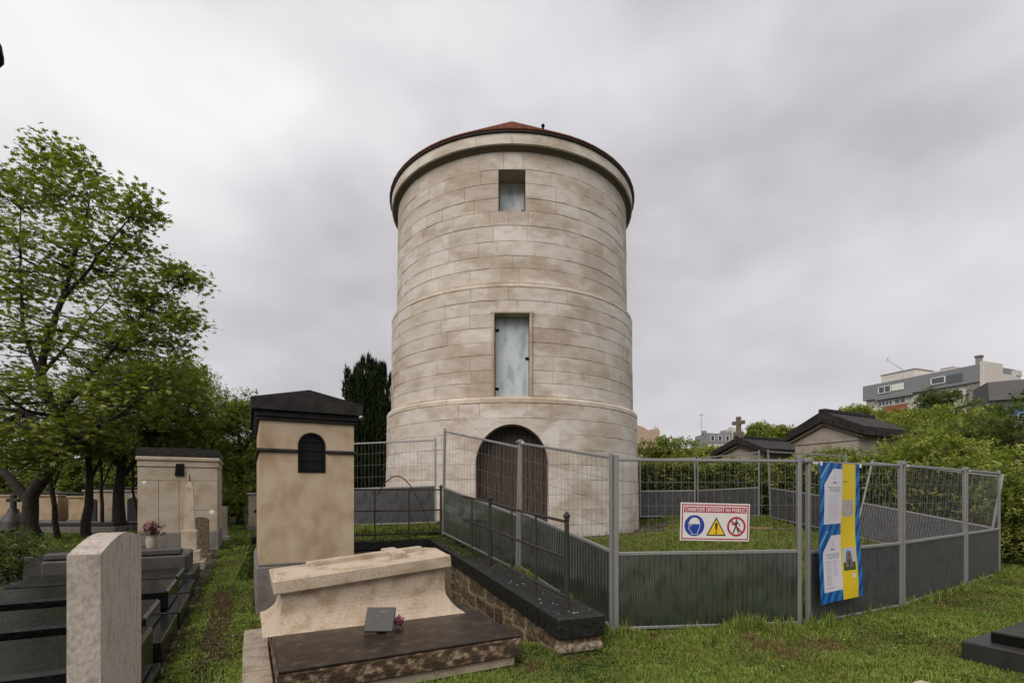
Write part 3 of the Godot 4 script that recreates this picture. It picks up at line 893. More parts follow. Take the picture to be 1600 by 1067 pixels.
func make_sign() -> void:
	var S := thing("warning_sign", "white construction warning sign CHANTIER INTERDIT AU PUBLIC with three symbols", "sign", Vector3(1.945, 1.05, -5.775))
	var x := (Vector3(3.47, 0, -5.99) - Vector3(1.17, 0, -5.72)).normalized()
	S.basis = Basis(x, Vector3.UP, x.cross(Vector3.UP)) * Basis(Vector3.BACK, -0.026)
	var W := 0.855
	var H := 0.44
	var mb := MB.new()
	mb.cbox(Vector3(W / 2, H / 2, -0.003), Vector3(W, H, 0.006), 0.001)
	part(S, "board", mb, M.sign_white)
	var fr := MB.new()
	var b := 0.013
	for q in [[0.016, 0.016, W - 0.016, 0.016 + b], [0.016, H - 0.016 - b, W - 0.016, H - 0.016], [0.016, 0.016 + b, 0.016 + b, H - 0.016 - b], [W - 0.016 - b, 0.016 + b, W - 0.016, H - 0.016 - b]]:
		fr.box(Vector3((q[0] + q[2]) / 2, (q[1] + q[3]) / 2, 0.0008), Vector3(q[2] - q[0], q[3] - q[1], 0.0016))
	part(S, "red_border", fr, M.sign_red)
	var bd := MB.new()
	bd.box(Vector3(W / 2, H - 0.078, 0.0008), Vector3(W - 0.082, 0.066, 0.0016))
	part(S, "title_band", bd, M.sign_red)
	var tm := TextMesh.new()
	tm.text = "CHANTIER INTERDIT AU PUBLIC"
	var sf := SystemFont.new()
	sf.font_names = PackedStringArray(["Droid Sans"])
	sf.font_weight = 700
	tm.font = sf
	tm.font_size = 32; tm.pixel_size = 0.00139; tm.depth = 0.0015
	var ti := MeshInstance3D.new()
	ti.mesh = tm; ti.material_override = M.sign_white; ti.name = "title_lettering"
	ti.position = Vector3(W / 2, H - 0.0785, 0.0024)
	var ab := tm.get_aabb()
	ti.scale = Vector3((W - 0.105) / maxf(ab.size.x, 0.01), 0.043 / maxf(ab.size.y, 0.01), 1.0)
	S.add_child(ti)
	# helmet symbol
	var C := Vector2(0.172, 0.175)
	var disc := func(mbx: MB, c: Vector2, r: float, z: float) -> void:
		var p := PackedVector2Array()
		for i in 36: p.append(c + Vector2(cos(TAU * i / 36), sin(TAU * i / 36)) * r)
		mbx.extrude(p, 0.001, Transform3D(Basis.IDENTITY, Vector3(0, 0, z)))
	var ic := MB.new()
	disc.call(ic, C, 0.122, 0.0012)
	var hs := part(S, "helmet_symbol", ic, M.sign_blue)
	var w := MB.new()
	var helm := PackedVector2Array([C + Vector2(-0.088, 0.018), C + Vector2(0.072, 0.018)])
	for i in 9:
		var a := PI * (i + 0.5) / 10.0
		helm.append(C + Vector2(0.066 * cos(a), 0.028 + 0.066 * sin(a)))
	helm.append(C + Vector2(-0.068, 0.03))
	w.extrude(helm, 0.001, Transform3D(Basis.IDENTITY, Vector3(0, 0, 0.0024)))
	var face := [Vector2(-0.066, 0.012), Vector2(-0.064, -0.02), Vector2(-0.074, -0.035), Vector2(-0.06, -0.045), Vector2(-0.052, -0.062), Vector2(-0.036, -0.072), Vector2(-0.03, -0.1), Vector2(0.04, -0.1), Vector2(0.046, -0.055), Vector2(0.062, -0.03), Vector2(0.066, 0.012)]
	for i in face.size() - 1:
		w.bar(Vector3(C.x + face[i].x, C.y + face[i].y, 0.0018), Vector3(C.x + face[i + 1].x, C.y + face[i + 1].y, 0.0018), 0.001, 0.006, Vector3(0, 0, 1).cross(Vector3(face[i + 1].x - face[i].x, face[i + 1].y - face[i].y, 0)).normalized())
	disc.call(w, C + Vector2(-0.042, 0.004), 0.008, 0.0024)
	part(hs, "helmeted_head", w, M.sign_white)
	# warning triangle
	var t0 := MB.new()
	t0.extrude(PackedVector2Array([Vector2(0.318, 0.06), Vector2(0.562, 0.06), Vector2(0.44, 0.278)]), 0.001, Transform3D(Basis.IDENTITY, Vector3(0, 0, 0.0012)))
	var ts := part(S, "warning_triangle", t0, M.sign_black)
	var t1 := MB.new()
	t1.extrude(PackedVector2Array([Vector2(0.341, 0.074), Vector2(0.539, 0.074), Vector2(0.44, 0.251)]), 0.001, Transform3D(Basis.IDENTITY, Vector3(0, 0, 0.0024)))
	part(ts, "yellow_field", t1, M.sign_yellow)
	var t2 := MB.new()
	t2.extrude(PackedVector2Array([Vector2(0.433, 0.118), Vector2(0.447, 0.118), Vector2(0.455, 0.2), Vector2(0.448, 0.21), Vector2(0.432, 0.21), Vector2(0.425, 0.2)]), 0.001, Transform3D(Basis.IDENTITY, Vector3(0, 0, 0.0036)))
	disc.call(t2, Vector2(0.44, 0.095), 0.011, 0.0036)
	part(ts, "exclamation_mark", t2, M.sign_black)
	# no pedestrians
	var Q := Vector2(0.69, 0.172)
	var nr := MB.new()
	var ring_in := 0.092
	for i in 36:
		var a0 := TAU * i / 36
		var a1 := TAU * (i + 1) / 36
		var e0 := Vector3(cos(a0), sin(a0), 0)
		var e1 := Vector3(cos(a1), sin(a1), 0)
		var o := Vector3(Q.x, Q.y, 0.0016)
		nr.quad(o + e0 * ring_in, o + e0 * 0.116, o + e1 * 0.116, o + e1 * ring_in)
	var dg := Vector3(-0.7071, 0.7071, 0)
	nr.quad(Vector3(Q.x, Q.y, 0.0026) + dg * 0.1 + Vector3(-0.007, -0.007, 0), Vector3(Q.x, Q.y, 0.0026) - dg * 0.1 + Vector3(-0.007, -0.007, 0), Vector3(Q.x, Q.y, 0.0026) - dg * 0.1 + Vector3(0.007, 0.007, 0), Vector3(Q.x, Q.y, 0.0026) + dg * 0.1 + Vector3(0.007, 0.007, 0))
	var np := part(S, "no_entry_ring", nr, M.sign_red)
	var man := MB.new()
	disc.call(man, Q + Vector2(0.0, 0.078), 0.011, 0.002)
	for q in [[0.0, 0.06, -0.005, 0.0, 0.026], [-0.005, 0.005, -0.04, -0.075, 0.015], [-0.002, 0.005, 0.03, -0.075, 0.015], [0.006, 0.058, 0.03, 0.035, 0.010], [0.03, 0.035, 0.044, 0.004, 0.010], [-0.008, 0.056, -0.026, 0.032, 0.010], [-0.026, 0.032, -0.056, 0.022, 0.010]]:
		var a := Vector3(Q.x + q[0], Q.y + q[1], 0.0014)
		var c := Vector3(Q.x + q[2], Q.y + q[3], 0.0014)
		man.bar(a, c, 0.001, q[4], Vector3(0, 0, 1).cross((c - a).normalized()))
	part(np, "walking_figure", man, M.sign_black)

func banner_print() -> ImageTexture:
	var w := 256
	var h := 660
	var im := Image.create(w, h, false, Image.FORMAT_RGB8)
	var blue1 := Color(0.0, 0.46, 0.70)
	var blue2 := Color(0.0, 0.25, 0.56)
	for y in h:
		for x in w:
			im.set_pixel(x, y, blue1 if fposmod((x + y * 0.45) / 44.0, 1.0) < 0.52 else blue2)
	var yel := Color(0.86, 0.76, 0.10)
	var whi := Color(0.84, 0.83, 0.87)
	var ink := Color(0.42, 0.42, 0.48)
	im.fill_rect(Rect2i(140, 0, 90, h), yel)
	for half in 2:
		var oy := half * 318
		for y in range(28 + oy, 292 + oy):
			for x in range(26, 140):
				if (x - 26) + (y - 28 - oy) * 0.7 > 52.0: im.set_pixel(x, y, whi)
		for y in range(4 + oy, 76 + oy): # pale lettering band across the corner
			for x in range(4, 62):
				var k := x + (y - oy) * 0.72
				if k > 52 and k < 63 and (x * 7 + y * 3) % 11 < 8: im.set_pixel(x, y, Color(0.55, 0.74, 0.88))
		for k in 3: # crest and heading
			im.fill_rect(Rect2i(84 + k * 2, 62 + oy + k * 8, 8 - k * 2, 5), ink.lightened(0.3))
		im.fill_rect(Rect2i(76, 92 + oy, 26, 6), ink)
		for k in 3:
			var x := 48 + k * 6
			while x < 128 - k * 4:
				var l := 4 + (x * 13 + k * 7) % 9
				im.fill_rect(Rect2i(x, 116 + oy + k * 9, mini(l, 128 - x), 4), ink.darkened(0.15))
				x += l + 3
		if half == 0:
			for k in 13:
				im.fill_rect(Rect2i(46, 152 + k * 9, 78 - (k * 17) % 23, 2), ink.lightened(0.45))
			im.fill_rect(Rect2i(40, 272, 26, 2), ink.lightened(0.45))
			im.fill_rect(Rect2i(146, 86, 28, 5), Color(0.45, 0.40, 0.08))
			im.fill_rect(Rect2i(146, 98, 40, 1), Color(0.62, 0.55, 0.1))
			# old engraving
			R.seed = 31
			im.fill_rect(Rect2i(146, 176, 70, 84), Color(0.74, 0.72, 0.70))
			for k in 420:
				var px := 146 + R.randi_range(0, 66)
				var py := 178 + R.randi_range(0, 80)
				var dark := absf(px - 180) < 12 and py < 226 or px > 200 or px < 154 or py > 236
				im.fill_rect(Rect2i(px, py, 2, 2), Color(0.35, 0.33, 0.31) if dark else Color(0.62, 0.60, 0.58))
		else:
			for k in 16:
				im.fill_rect(Rect2i(44, 152 + oy + k * 7, 34 - (k * 13) % 13, 2), ink.lightened(0.4 if k % 5 else 0.0))
				if k < 11: im.fill_rect(Rect2i(88, 150 + oy + k * 7, 34 - (k * 11) % 15, 2), ink.lightened(0.4 if k % 4 else 0.1))
			im.fill_rect(Rect2i(40, 274 + oy, 52, 2), ink.darkened(0.3))
			# a stone tower under a bright sky
			im.fill_rect(Rect2i(152, 96 + oy, 68, 98), Color(0.66, 0.74, 0.86))
			im.fill_rect(Rect2i(152, 166 + oy, 68, 40), Color(0.22, 0.30, 0.12))
			for y in range(108 + oy, 190 + oy):
				var f := (y - 108.0 - oy) / 82.0
				var hw := lerpf(13.0, 23.0, f) if f > 0.1 else 13.0 * sqrt(f / 0.1)
				im.fill_rect(Rect2i(int(186 - hw), y, int(2 * hw), 1), Color(0.47, 0.43, 0.40) if int(f * 22) % 3 else Color(0.40, 0.36, 0.33))
			im.fill_rect(Rect2i(182, 152 + oy, 9, 34), Color(0.16, 0.13, 0.11))
			im.fill_rect(Rect2i(183, 122 + oy, 6, 9), Color(0.2, 0.18, 0.16))
			im.fill_rect(Rect2i(200, 222 + oy, 16, 22), whi)
	im.generate_mipmaps()
	return ImageTexture.create_from_image(im)

func make_banner() -> void:
	var B := thing("site_banner", "blue and yellow printed banner hanging on the grey fence", "banner", Vector3(3.66, 1.97, -6.015))
	var x := (Vector3(5.40, 0, -6.92) - Vector3(3.55, 0, -6.0)).normalized()
	var z := x.cross(Vector3.UP)
	B.basis = Basis(x, Vector3.UP, z)
	var m := StandardMaterial3D.new()
	m.resource_name = "printed_banner"
	m.albedo_texture = banner_print()
	m.albedo_color = lin(0.82, 0.82, 0.82)
	m.roughness = 0.5
	m.cull_mode = BaseMaterial3D.CULL_DISABLED
	var mb := MB.new()
	var nx := 10
	var ny := 36
	var pt := func(i: int, j: int) -> Array:
		var u := float(i) / nx
		var v := float(j) / ny
		var px := u * 0.84 - 0.012 * sin(v * 2.6) - 0.05 * v + 0.004 * sin(v * 9.0)
		var py := -v * (1.70 - 0.05 * u) - 0.012 * u
		var pz := 0.045 + 0.014 * sin(v * 7.5 + u * 1.4) * v + 0.010 * sin(u * 5.0 + v * 3.0) + 0.04 * v
		return [Vector3(px, py, pz), Vector2(u, v)]
	for j in ny:
		for i in nx:
			var a: Array = pt.call(i, j + 1)
			var b: Array = pt.call(i + 1, j + 1)
			var c: Array = pt.call(i + 1, j)
			var d: Array = pt.call(i, j)
			var nn: Vector3 = (b[0] - a[0]).cross(c[0] - a[0]).normalized()
			for q in [a, c, b, a, d, c]: mb.vert(q[0], nn, q[1])
	part(B, "printed_sheet", mb, m)
	for q in [[0.02, -0.02], [0.82, -0.03]]:
		var t := MB.new()
		t.cbox(Vector3(q[0], q[1], 0.06), Vector3(0.018, 0.05, 0.02), 0.003)
		part(B, "cable_tie", t, M.sign_white)


# ---------------------------------------------------------------- retaining wall, coping, railing
func wall_line(d: float) -> float: return 0.465 - 0.39 * (d - 4.9)
func cope_y(d: float) -> float: return 0.37 + 0.047 * (d - 4.9)

func make_wall() -> void:
	R.seed = 9
	var dirv := Vector3(-0.39, 0.047, -1.0).normalized()
	var side := Vector3(1.0, 0, -0.39).normalized() # towards the mound
	var W := thing("retaining_wall", "low brown rubble retaining wall with black coping below the iron railing", "wall", Vector3(wall_line(4.9), 0, -4.9))
	var at := func(d: float, y: float, inn: float) -> Vector3: return Vector3(wall_line(d), y, -d) + side * inn
	# mortar body
	var mb := MB.new()
	var e0 := 4.98
	var e1 := 10.95
	var p := []
	for y in [0, 1]:
		for q in [[e0, 0.034], [e0, 0.46], [e1, 0.46], [e1, 0.034]]:
			p.append(at.call(q[0], -0.4 if y == 0 else cope_y(q[0]) - 0.215, q[1]))
	mb.hull8(p)
	part(W, "mortar_body", mb, M.old_mortar, true)
	# rubble stones in the outer face
	var d := e0 + 0.02
	while d < 8.9:
		var y := -0.34 * smoothstep(5.0, 6.2, d)
		var wid := R.randf_range(0.26, 0.44)
		var top := cope_y(d) - 0.22
		while y < top - 0.03:
			var hh := minf(R.randf_range(0.16, 0.24), top - y)
			if top - y - hh < 0.09: hh = top - y
			mb = MB.new()
			var k := R.randf()
			mb.col = Color(0.22, 0.18, 0.13).lerp(Color(0.13, 0.095, 0.065), k)
			var off := R.randf_range(-0.04, 0.04)
			var c: Vector3 = at.call(d + wid / 2 + off, y + hh / 2, 0.07 + R.randf_range(-0.012, 0.012))
			mb.cbox(c, Vector3(wid - 0.032, hh - 0.032, 0.11), 0.018, Basis(dirv * Vector3(1, 0, 1), Vector3.UP, -side).orthonormalized() * Basis(Vector3.BACK, R.randf_range(-0.05, 0.05)))
			part(W, "rubble_stone", mb, M.rubble, true)
			y += hh
		d += wid
	# end face stones and footing
	for q in [[0.06, 0.17], [0.24, 0.16], [0.41, 0.15]]:
		mb = MB.new()
		mb.col = Color(0.20, 0.165, 0.12)
		mb.cbox(at.call(4.985, 0.085, q[0] + 0.03), Vector3(0.09, 0.165, q[1]), 0.018, Basis(-dirv * Vector3(1, 0, 1), Vector3.UP, side).orthonormalized())
		part(W, "rubble_stone", mb, M.rubble, true)
	mb = MB.new()
	mb.cbox(at.call(4.95, 0.045, 0.25), Vector3(0.14, 0.1, 0.52), 0.03, Basis(-dirv * Vector3(1, 0, 1), Vector3.UP, side).orthonormalized())
	part(W, "cement_footing", mb, M.cement, true)
	# black coping slabs
	var cuts := [4.88, 6.3, 7.8, 9.3, 10.9]
	for i in 4:
		mb = MB.new()
		var c0: Vector3 = at.call(cuts[i] + 0.004, cope_y(cuts[i]) - 0.11, 0.25)
		var c1: Vector3 = at.call(cuts[i + 1] - 0.004, cope_y(cuts[i + 1]) - 0.11, 0.25)
		var xx := (c1 - c0).normalized()
		var zz := xx.cross(Vector3.UP).normalized()
		mb.cbox((c0 + c1) / 2, Vector3((c1 - c0).length(), 0.22, 0.54), 0.018, Basis(xx, zz.cross(xx), zz))
		part(W, "coping_slab", mb, M.mossy_coping, true)
	# the other leg, behind the tall mausoleum
	var corner: Vector3 = at.call(10.75, 0.0, 0.25)
	var u := Vector3(-0.8829, 0, 0.4695)
	for i in 2:
		mb = MB.new()
		var c0 := corner + u * (0.28 + i * 1.6)
		mb.cbox(c0 + u * 0.8 + Vector3.UP * 0.545, Vector3(1.59, 0.19, 0.5), 0.018, Basis(-u, Vector3.UP, -u.cross(Vector3.UP)))
		part(W, "coping_slab", mb, M.mossy_coping, true)
		mb = MB.new()
		mb.box(c0 + u * 0.8 + Vector3.UP * 0.2, Vector3(1.6, 0.5, 0.4), Basis(-u, Vector3.UP, -u.cross(Vector3.UP)))
		part(W, "mortar_body", mb, M.old_mortar, true)
	# fallen petals on the coping
	var me := MB.new()
	me.quad(Vector3(-0.5, 0, 0.4), Vector3(0.5, 0.08, 0.5), Vector3(0.45, 0, -0.5), Vector3(-0.5, 0.1, -0.4))
	var xf := []
	var cs := []
	for i in 34:
		var dd := 5.0 + pow(R.randf(), 1.4) * 4.6
		var c: Vector3 = at.call(dd, cope_y(dd) + 0.003, R.randf_range(0.02, 0.48))
		xf.append(Transform3D(Basis(Vector3.UP, R.randf() * TAU).scaled(Vector3.ONE * R.randf_range(0.012, 0.03)), c))
		cs.append(Color(0.5, 0.48, 0.44) * R.randf_range(0.5, 1.1))
	var pet := scatter(self, numbered("fallen_petals"), me.mesh(), M.petal, xf, cs)
	pet.set_meta("kind", "stuff"); pet.set_meta("label", "white petals fallen on the black wall coping"); pet.set_meta("category", "petals")

	# iron railing
	var Rl := thing("iron_railing", "rusty black iron railing with knobbed posts on the wall coping", "railing", at.call(5.2, cope_y(5.2), 0.25))
	var rail_h := func(dd: float) -> float: return 1.293 + (dd - 5.2) * 0.069
	var foot := func(dd: float) -> Vector3: return at.call(dd, cope_y(dd), 0.25)
	var on := func(dd: float, f: float) -> Vector3:
		var b: Vector3 = foot.call(dd)
		return Vector3(b.x, lerpf(cope_y(dd), rail_h.call(dd), f), b.z)
	for dd in [5.2, 7.55, 10.6]:
		mb = MB.new()
		var b: Vector3 = foot.call(dd)
		var tp: float = rail_h.call(dd)
		mb.tube([b, b + Vector3(0, 0.05, 0), b + Vector3(0, 0.1, 0)], [0.04, 0.038, 0.024], 8)
		mb.tube([b + Vector3(0, 0.1, 0), Vector3(b.x, tp + 0.02, b.z)], [0.027, 0.025], 8)
		var pst := part(Rl, "post", mb, M.old_iron, true)
		mb = MB.new()
		mb.lathe([Vector2(0.02, 0.0), Vector2(0.036, 0.012), Vector2(0.024, 0.022), Vector2(0.040, 0.05), Vector2(0.036, 0.068), Vector2(0.012, 0.09), Vector2(0, 0.105)], 10, Vector3(b.x, tp + 0.01, b.z))
		part(pst, "finial", mb, M.old_iron, true)
	for dd in [5.95, 6.7, 8.45, 9.4]:
		mb = MB.new()
		mb.tube([on.call(dd, 0.0), on.call(dd, 1.0)], [0.015, 0.015], 6)
		part(Rl, "baluster", mb, M.old_iron, true)
	for f in [0.12, 0.58, 1.0]:
		for q in [[5.2, 7.55], [7.55, 10.6]]:
			mb = MB.new()
			var m0: Vector3 = on.call((q[0] + q[1]) / 2, f)
			mb.tube([on.call(q[0], f), m0 + Vector3(0, -0.012, 0), on.call(q[1], f)], [0.017, 0.017, 0.017], 6)
			part(Rl, "rail", mb, M.old_iron, true)
	var c0: Vector3 = foot.call(10.6)
	for f in [0.12, 0.58, 1.0]:
		mb = MB.new()
		var y := lerpf(cope_y(10.6), 1.665, f)
		mb.tube([Vector3(c0.x, y, c0.z), Vector3(c0.x, y, c0.z) + u * 3.0], [0.017, 0.017], 6)
		part(Rl, "rail", mb, M.old_iron, true)
	for t in [0.7, 1.4, 2.1, 2.8]:
		mb = MB.new()
		mb.tube([c0 + u * t + Vector3(0, 0.0, 0), c0 + u * t + Vector3(0, 1.665 - c0.y, 0)], [0.015, 0.015], 6)
		part(Rl, "baluster", mb, M.old_iron, true)
	# the bent rod that arches over the far leg
	mb = MB.new()
	var rod := []
	var rr := []
	for i in 13:
		var f := i / 12.0
		rod.append(Vector3(lerpf(-2.95, -1.72, f), 0.62 + 1.35 * sin(PI * (0.24 + 0.76 * f)) * 1.0, -10.9 - 0.1 * f))
		rr.append(0.013)
	mb.tube(rod, rr, 6)
	var br := thing("bent_rod", "thin bent dark rod arching in front of the tower's left foot", "rod", rod[12])
	part(br, "rod", mb, M.old_iron, true)


# ---------------------------------------------------------------- graves beside the path
func make_sarcophagus() -> void:
	var S := thing("sarcophagus", "pale limestone sarcophagus with a cross carved on its lid", "tomb", G(0.84, -1.05), ROW)
	var L := 2.06
	var mb := MB.new()
	mb.cbox(Vector3(L / 2, 0.04, -1.05), Vector3(L - 0.10, 0.10, 2.0), 0.01)
	part(S, "plinth", mb, M.limestone)
	mb = MB.new()
	mb.cbox(Vector3(L / 2, 0.173, -1.09), Vector3(L, 0.17, 2.18), 0.012)
	part(S, "base_slab", mb, M.lichen_stone)
	mb = MB.new()
	mb.cbox(Vector3(L / 2, 0.272, -1.09), Vector3(L - 0.006, 0.03, 2.174), 0.008)
	part(S, "slab_face", mb, M.wet_slab)
	# body: flared foot, upright sides, head end higher than the foot end
	mb = MB.new()
	var x0 := 0.09
	var x1 := 1.74
	var zf := -1.19
	var zb := -1.93
	var prev := []
	for i in 13:
		var f := i / 12.0
		var o := 0.165 * pow(1.0 - minf(f / 0.55, 1.0), 2.0) + (0.015 if i == 0 else 0.0)
		var cur := []
		for q in [[x0 - o * 0.9, zf + o], [x1 + o, zf + o], [x1 + o, zb - o], [x0 - o * 0.9, zb - o]]:
			var top: float = 0.635 + 0.14 * (q[0] - x0) / (x1 - x0)
			cur.append(Vector3(q[0], lerpf(0.285, top, f), q[1]))
		if prev:
			for k in 4:
				var j := (k + 1) % 4
				mb.quad(prev[k], prev[j], cur[j], cur[k])
		prev = cur
	mb.quad(prev[0], prev[1], prev[2], prev[3])
	part(S, "body", mb, M.limestone)
	# lid
	var tilt := atan2(0.145, 1.74)
	var lb := Basis(Vector3.BACK, tilt)
	var lc := Vector3(0.04, 0.70, -1.56)
	mb = MB.new()
	mb.cbox(lc + lb * Vector3(0.87, 0.005, 0), Vector3(1.78, 0.135, 0.88), 0.012, lb)
	part(S, "lid", mb, M.limestone)
	mb = MB.new()
	var pr := []
	for q in [[-0.0, 0.0725], [1.74, 0.0725]]:
		for z in [0.42, 0.0, -0.42]:
			pr.append(lc + lb * Vector3(q[0], q[1] + (0.035 if z == 0.0 else 0.0), z))
	mb.quad(pr[0], pr[3], pr[4], pr[1]); mb.quad(pr[1], pr[4], pr[5], pr[2])
	mb.tri(pr[0], pr[1], pr[2]); mb.tri(pr[3], pr[5], pr[4])
	part(S, "lid_ridge", mb, M.limestone)
	var C := Node3D.new()
	C.name = "carved_cross"; S.add_child(C)
	C.transform = Transform3D(lb, lc + lb * Vector3(0.0, 0.118, 0.0))
	mb = MB.new()
	mb.cbox(Vector3(0.94, 0.0, 0.0), Vector3(1.24, 0.07, 0.13), 0.006)
	part(C, "cross_shaft", mb, M.limestone)
	mb = MB.new()
	mb.cbox(Vector3(1.24, -0.01, 0.0), Vector3(0.15, 0.085, 0.56), 0.006)
	part(C, "cross_arm", mb, M.limestone)

	# plaque and posy on the slab
	var P := thing("memorial_plaque", "small grey granite plaque propped on the sarcophagus slab", "plaque", G(0.84, -1.05, 0.287) + Basis(Vector3.UP, ROW) * Vector3(0.93, 0, -0.74), 0.02)
	mb = MB.new()
	var pb := Basis(Vector3.RIGHT, -0.62)
	mb.cbox(pb * Vector3(0, 0.125, 0) + Vector3(0, 0.01, 0.1), Vector3(0.27, 0.24, 0.028), 0.005, pb)
	part(P, "tablet", mb, M.dark_granite)
	mb = MB.new()
	mb.cbox(Vector3(0.0, 0.06, -0.045), Vector3(0.10, 0.12, 0.03), 0.004)
	part(P, "prop", mb, M.grey_granite)
	mb = MB.new()
	for q in [[0.20, -0.10, 0.10], [0.155, -0.03, 0.05]]: # worn engraved lines
		var x: float = q[1]
		while x < q[2]:
			mb.box(pb * Vector3(x, q[0], 0.0148) + Vector3(0, 0.01, 0.1), Vector3(0.012, 0.012, 0.001), pb)
			x += 0.02
	part(P, "engraving", mb, M.cement)
	var Fl := thing("pink_posy", "small faded pink posy behind the plaque", "flowers", G(0.84, -1.05, 0.287) + Basis(Vector3.UP, ROW) * Vector3(1.10, 0, -0.78))
	flower_heads(Fl, 40, Vector3(0, 0.06, 0), Vector3(0.07, 0.055, 0.06), [Color(0.34, 0.06, 0.10), Color(0.22, 0.05, 0.07), Color(0.30, 0.12, 0.14)], 0.022)

func flower_heads(par: Node3D, n: int, c: Vector3, s: Vector3, cols: Array, size: float) -> void:
	var me := MB.new()
	for k in 5:
		var a := TAU * k / 5
		var b := a + 0.9
		me.tri(Vector3.ZERO, Vector3(cos(a), 0.35, sin(a)), Vector3(cos(b), 0.25, sin(b)))
	var xf := []
	var cs := []
	for i in n:
		var p := Vector3(R.randfn(0, 0.45), R.randfn(0, 0.45), R.randfn(0, 0.45)) * s + c
		xf.append(Transform3D(Basis(Vector3(R.randfn(), R.randfn(), R.randfn()).normalized(), R.randf() * TAU).scaled(Vector3.ONE * size * R.randf_range(0.7, 1.3)), p))
		cs.append(cols[R.randi() % cols.size()] * R.randf_range(0.7, 1.3))
	scatter(par, "blossom", me.mesh(), M.petal, xf, cs)
	me = MB.new()
	me.tri(Vector3(-0.3, 0, 0), Vector3(0.3, 0, 0), Vector3(0, 1.6, 0.3))
	xf = []; cs = []
	for i in n:
		var p := Vector3(R.randfn(0, 0.4), R.randfn(0, 0.35) - 0.35, R.randfn(0, 0.4)) * s + c
		xf.append(Transform3D(Basis(Vector3(R.randfn(), R.randfn(), R.randfn()).normalized(), R.randf() * TAU).scaled(Vector3.ONE * size * 1.2), p))
		cs.append(Color(0.03, 0.055, 0.018))
	scatter(par, "stem_leaves", me.mesh(), M.leaf, xf, cs)

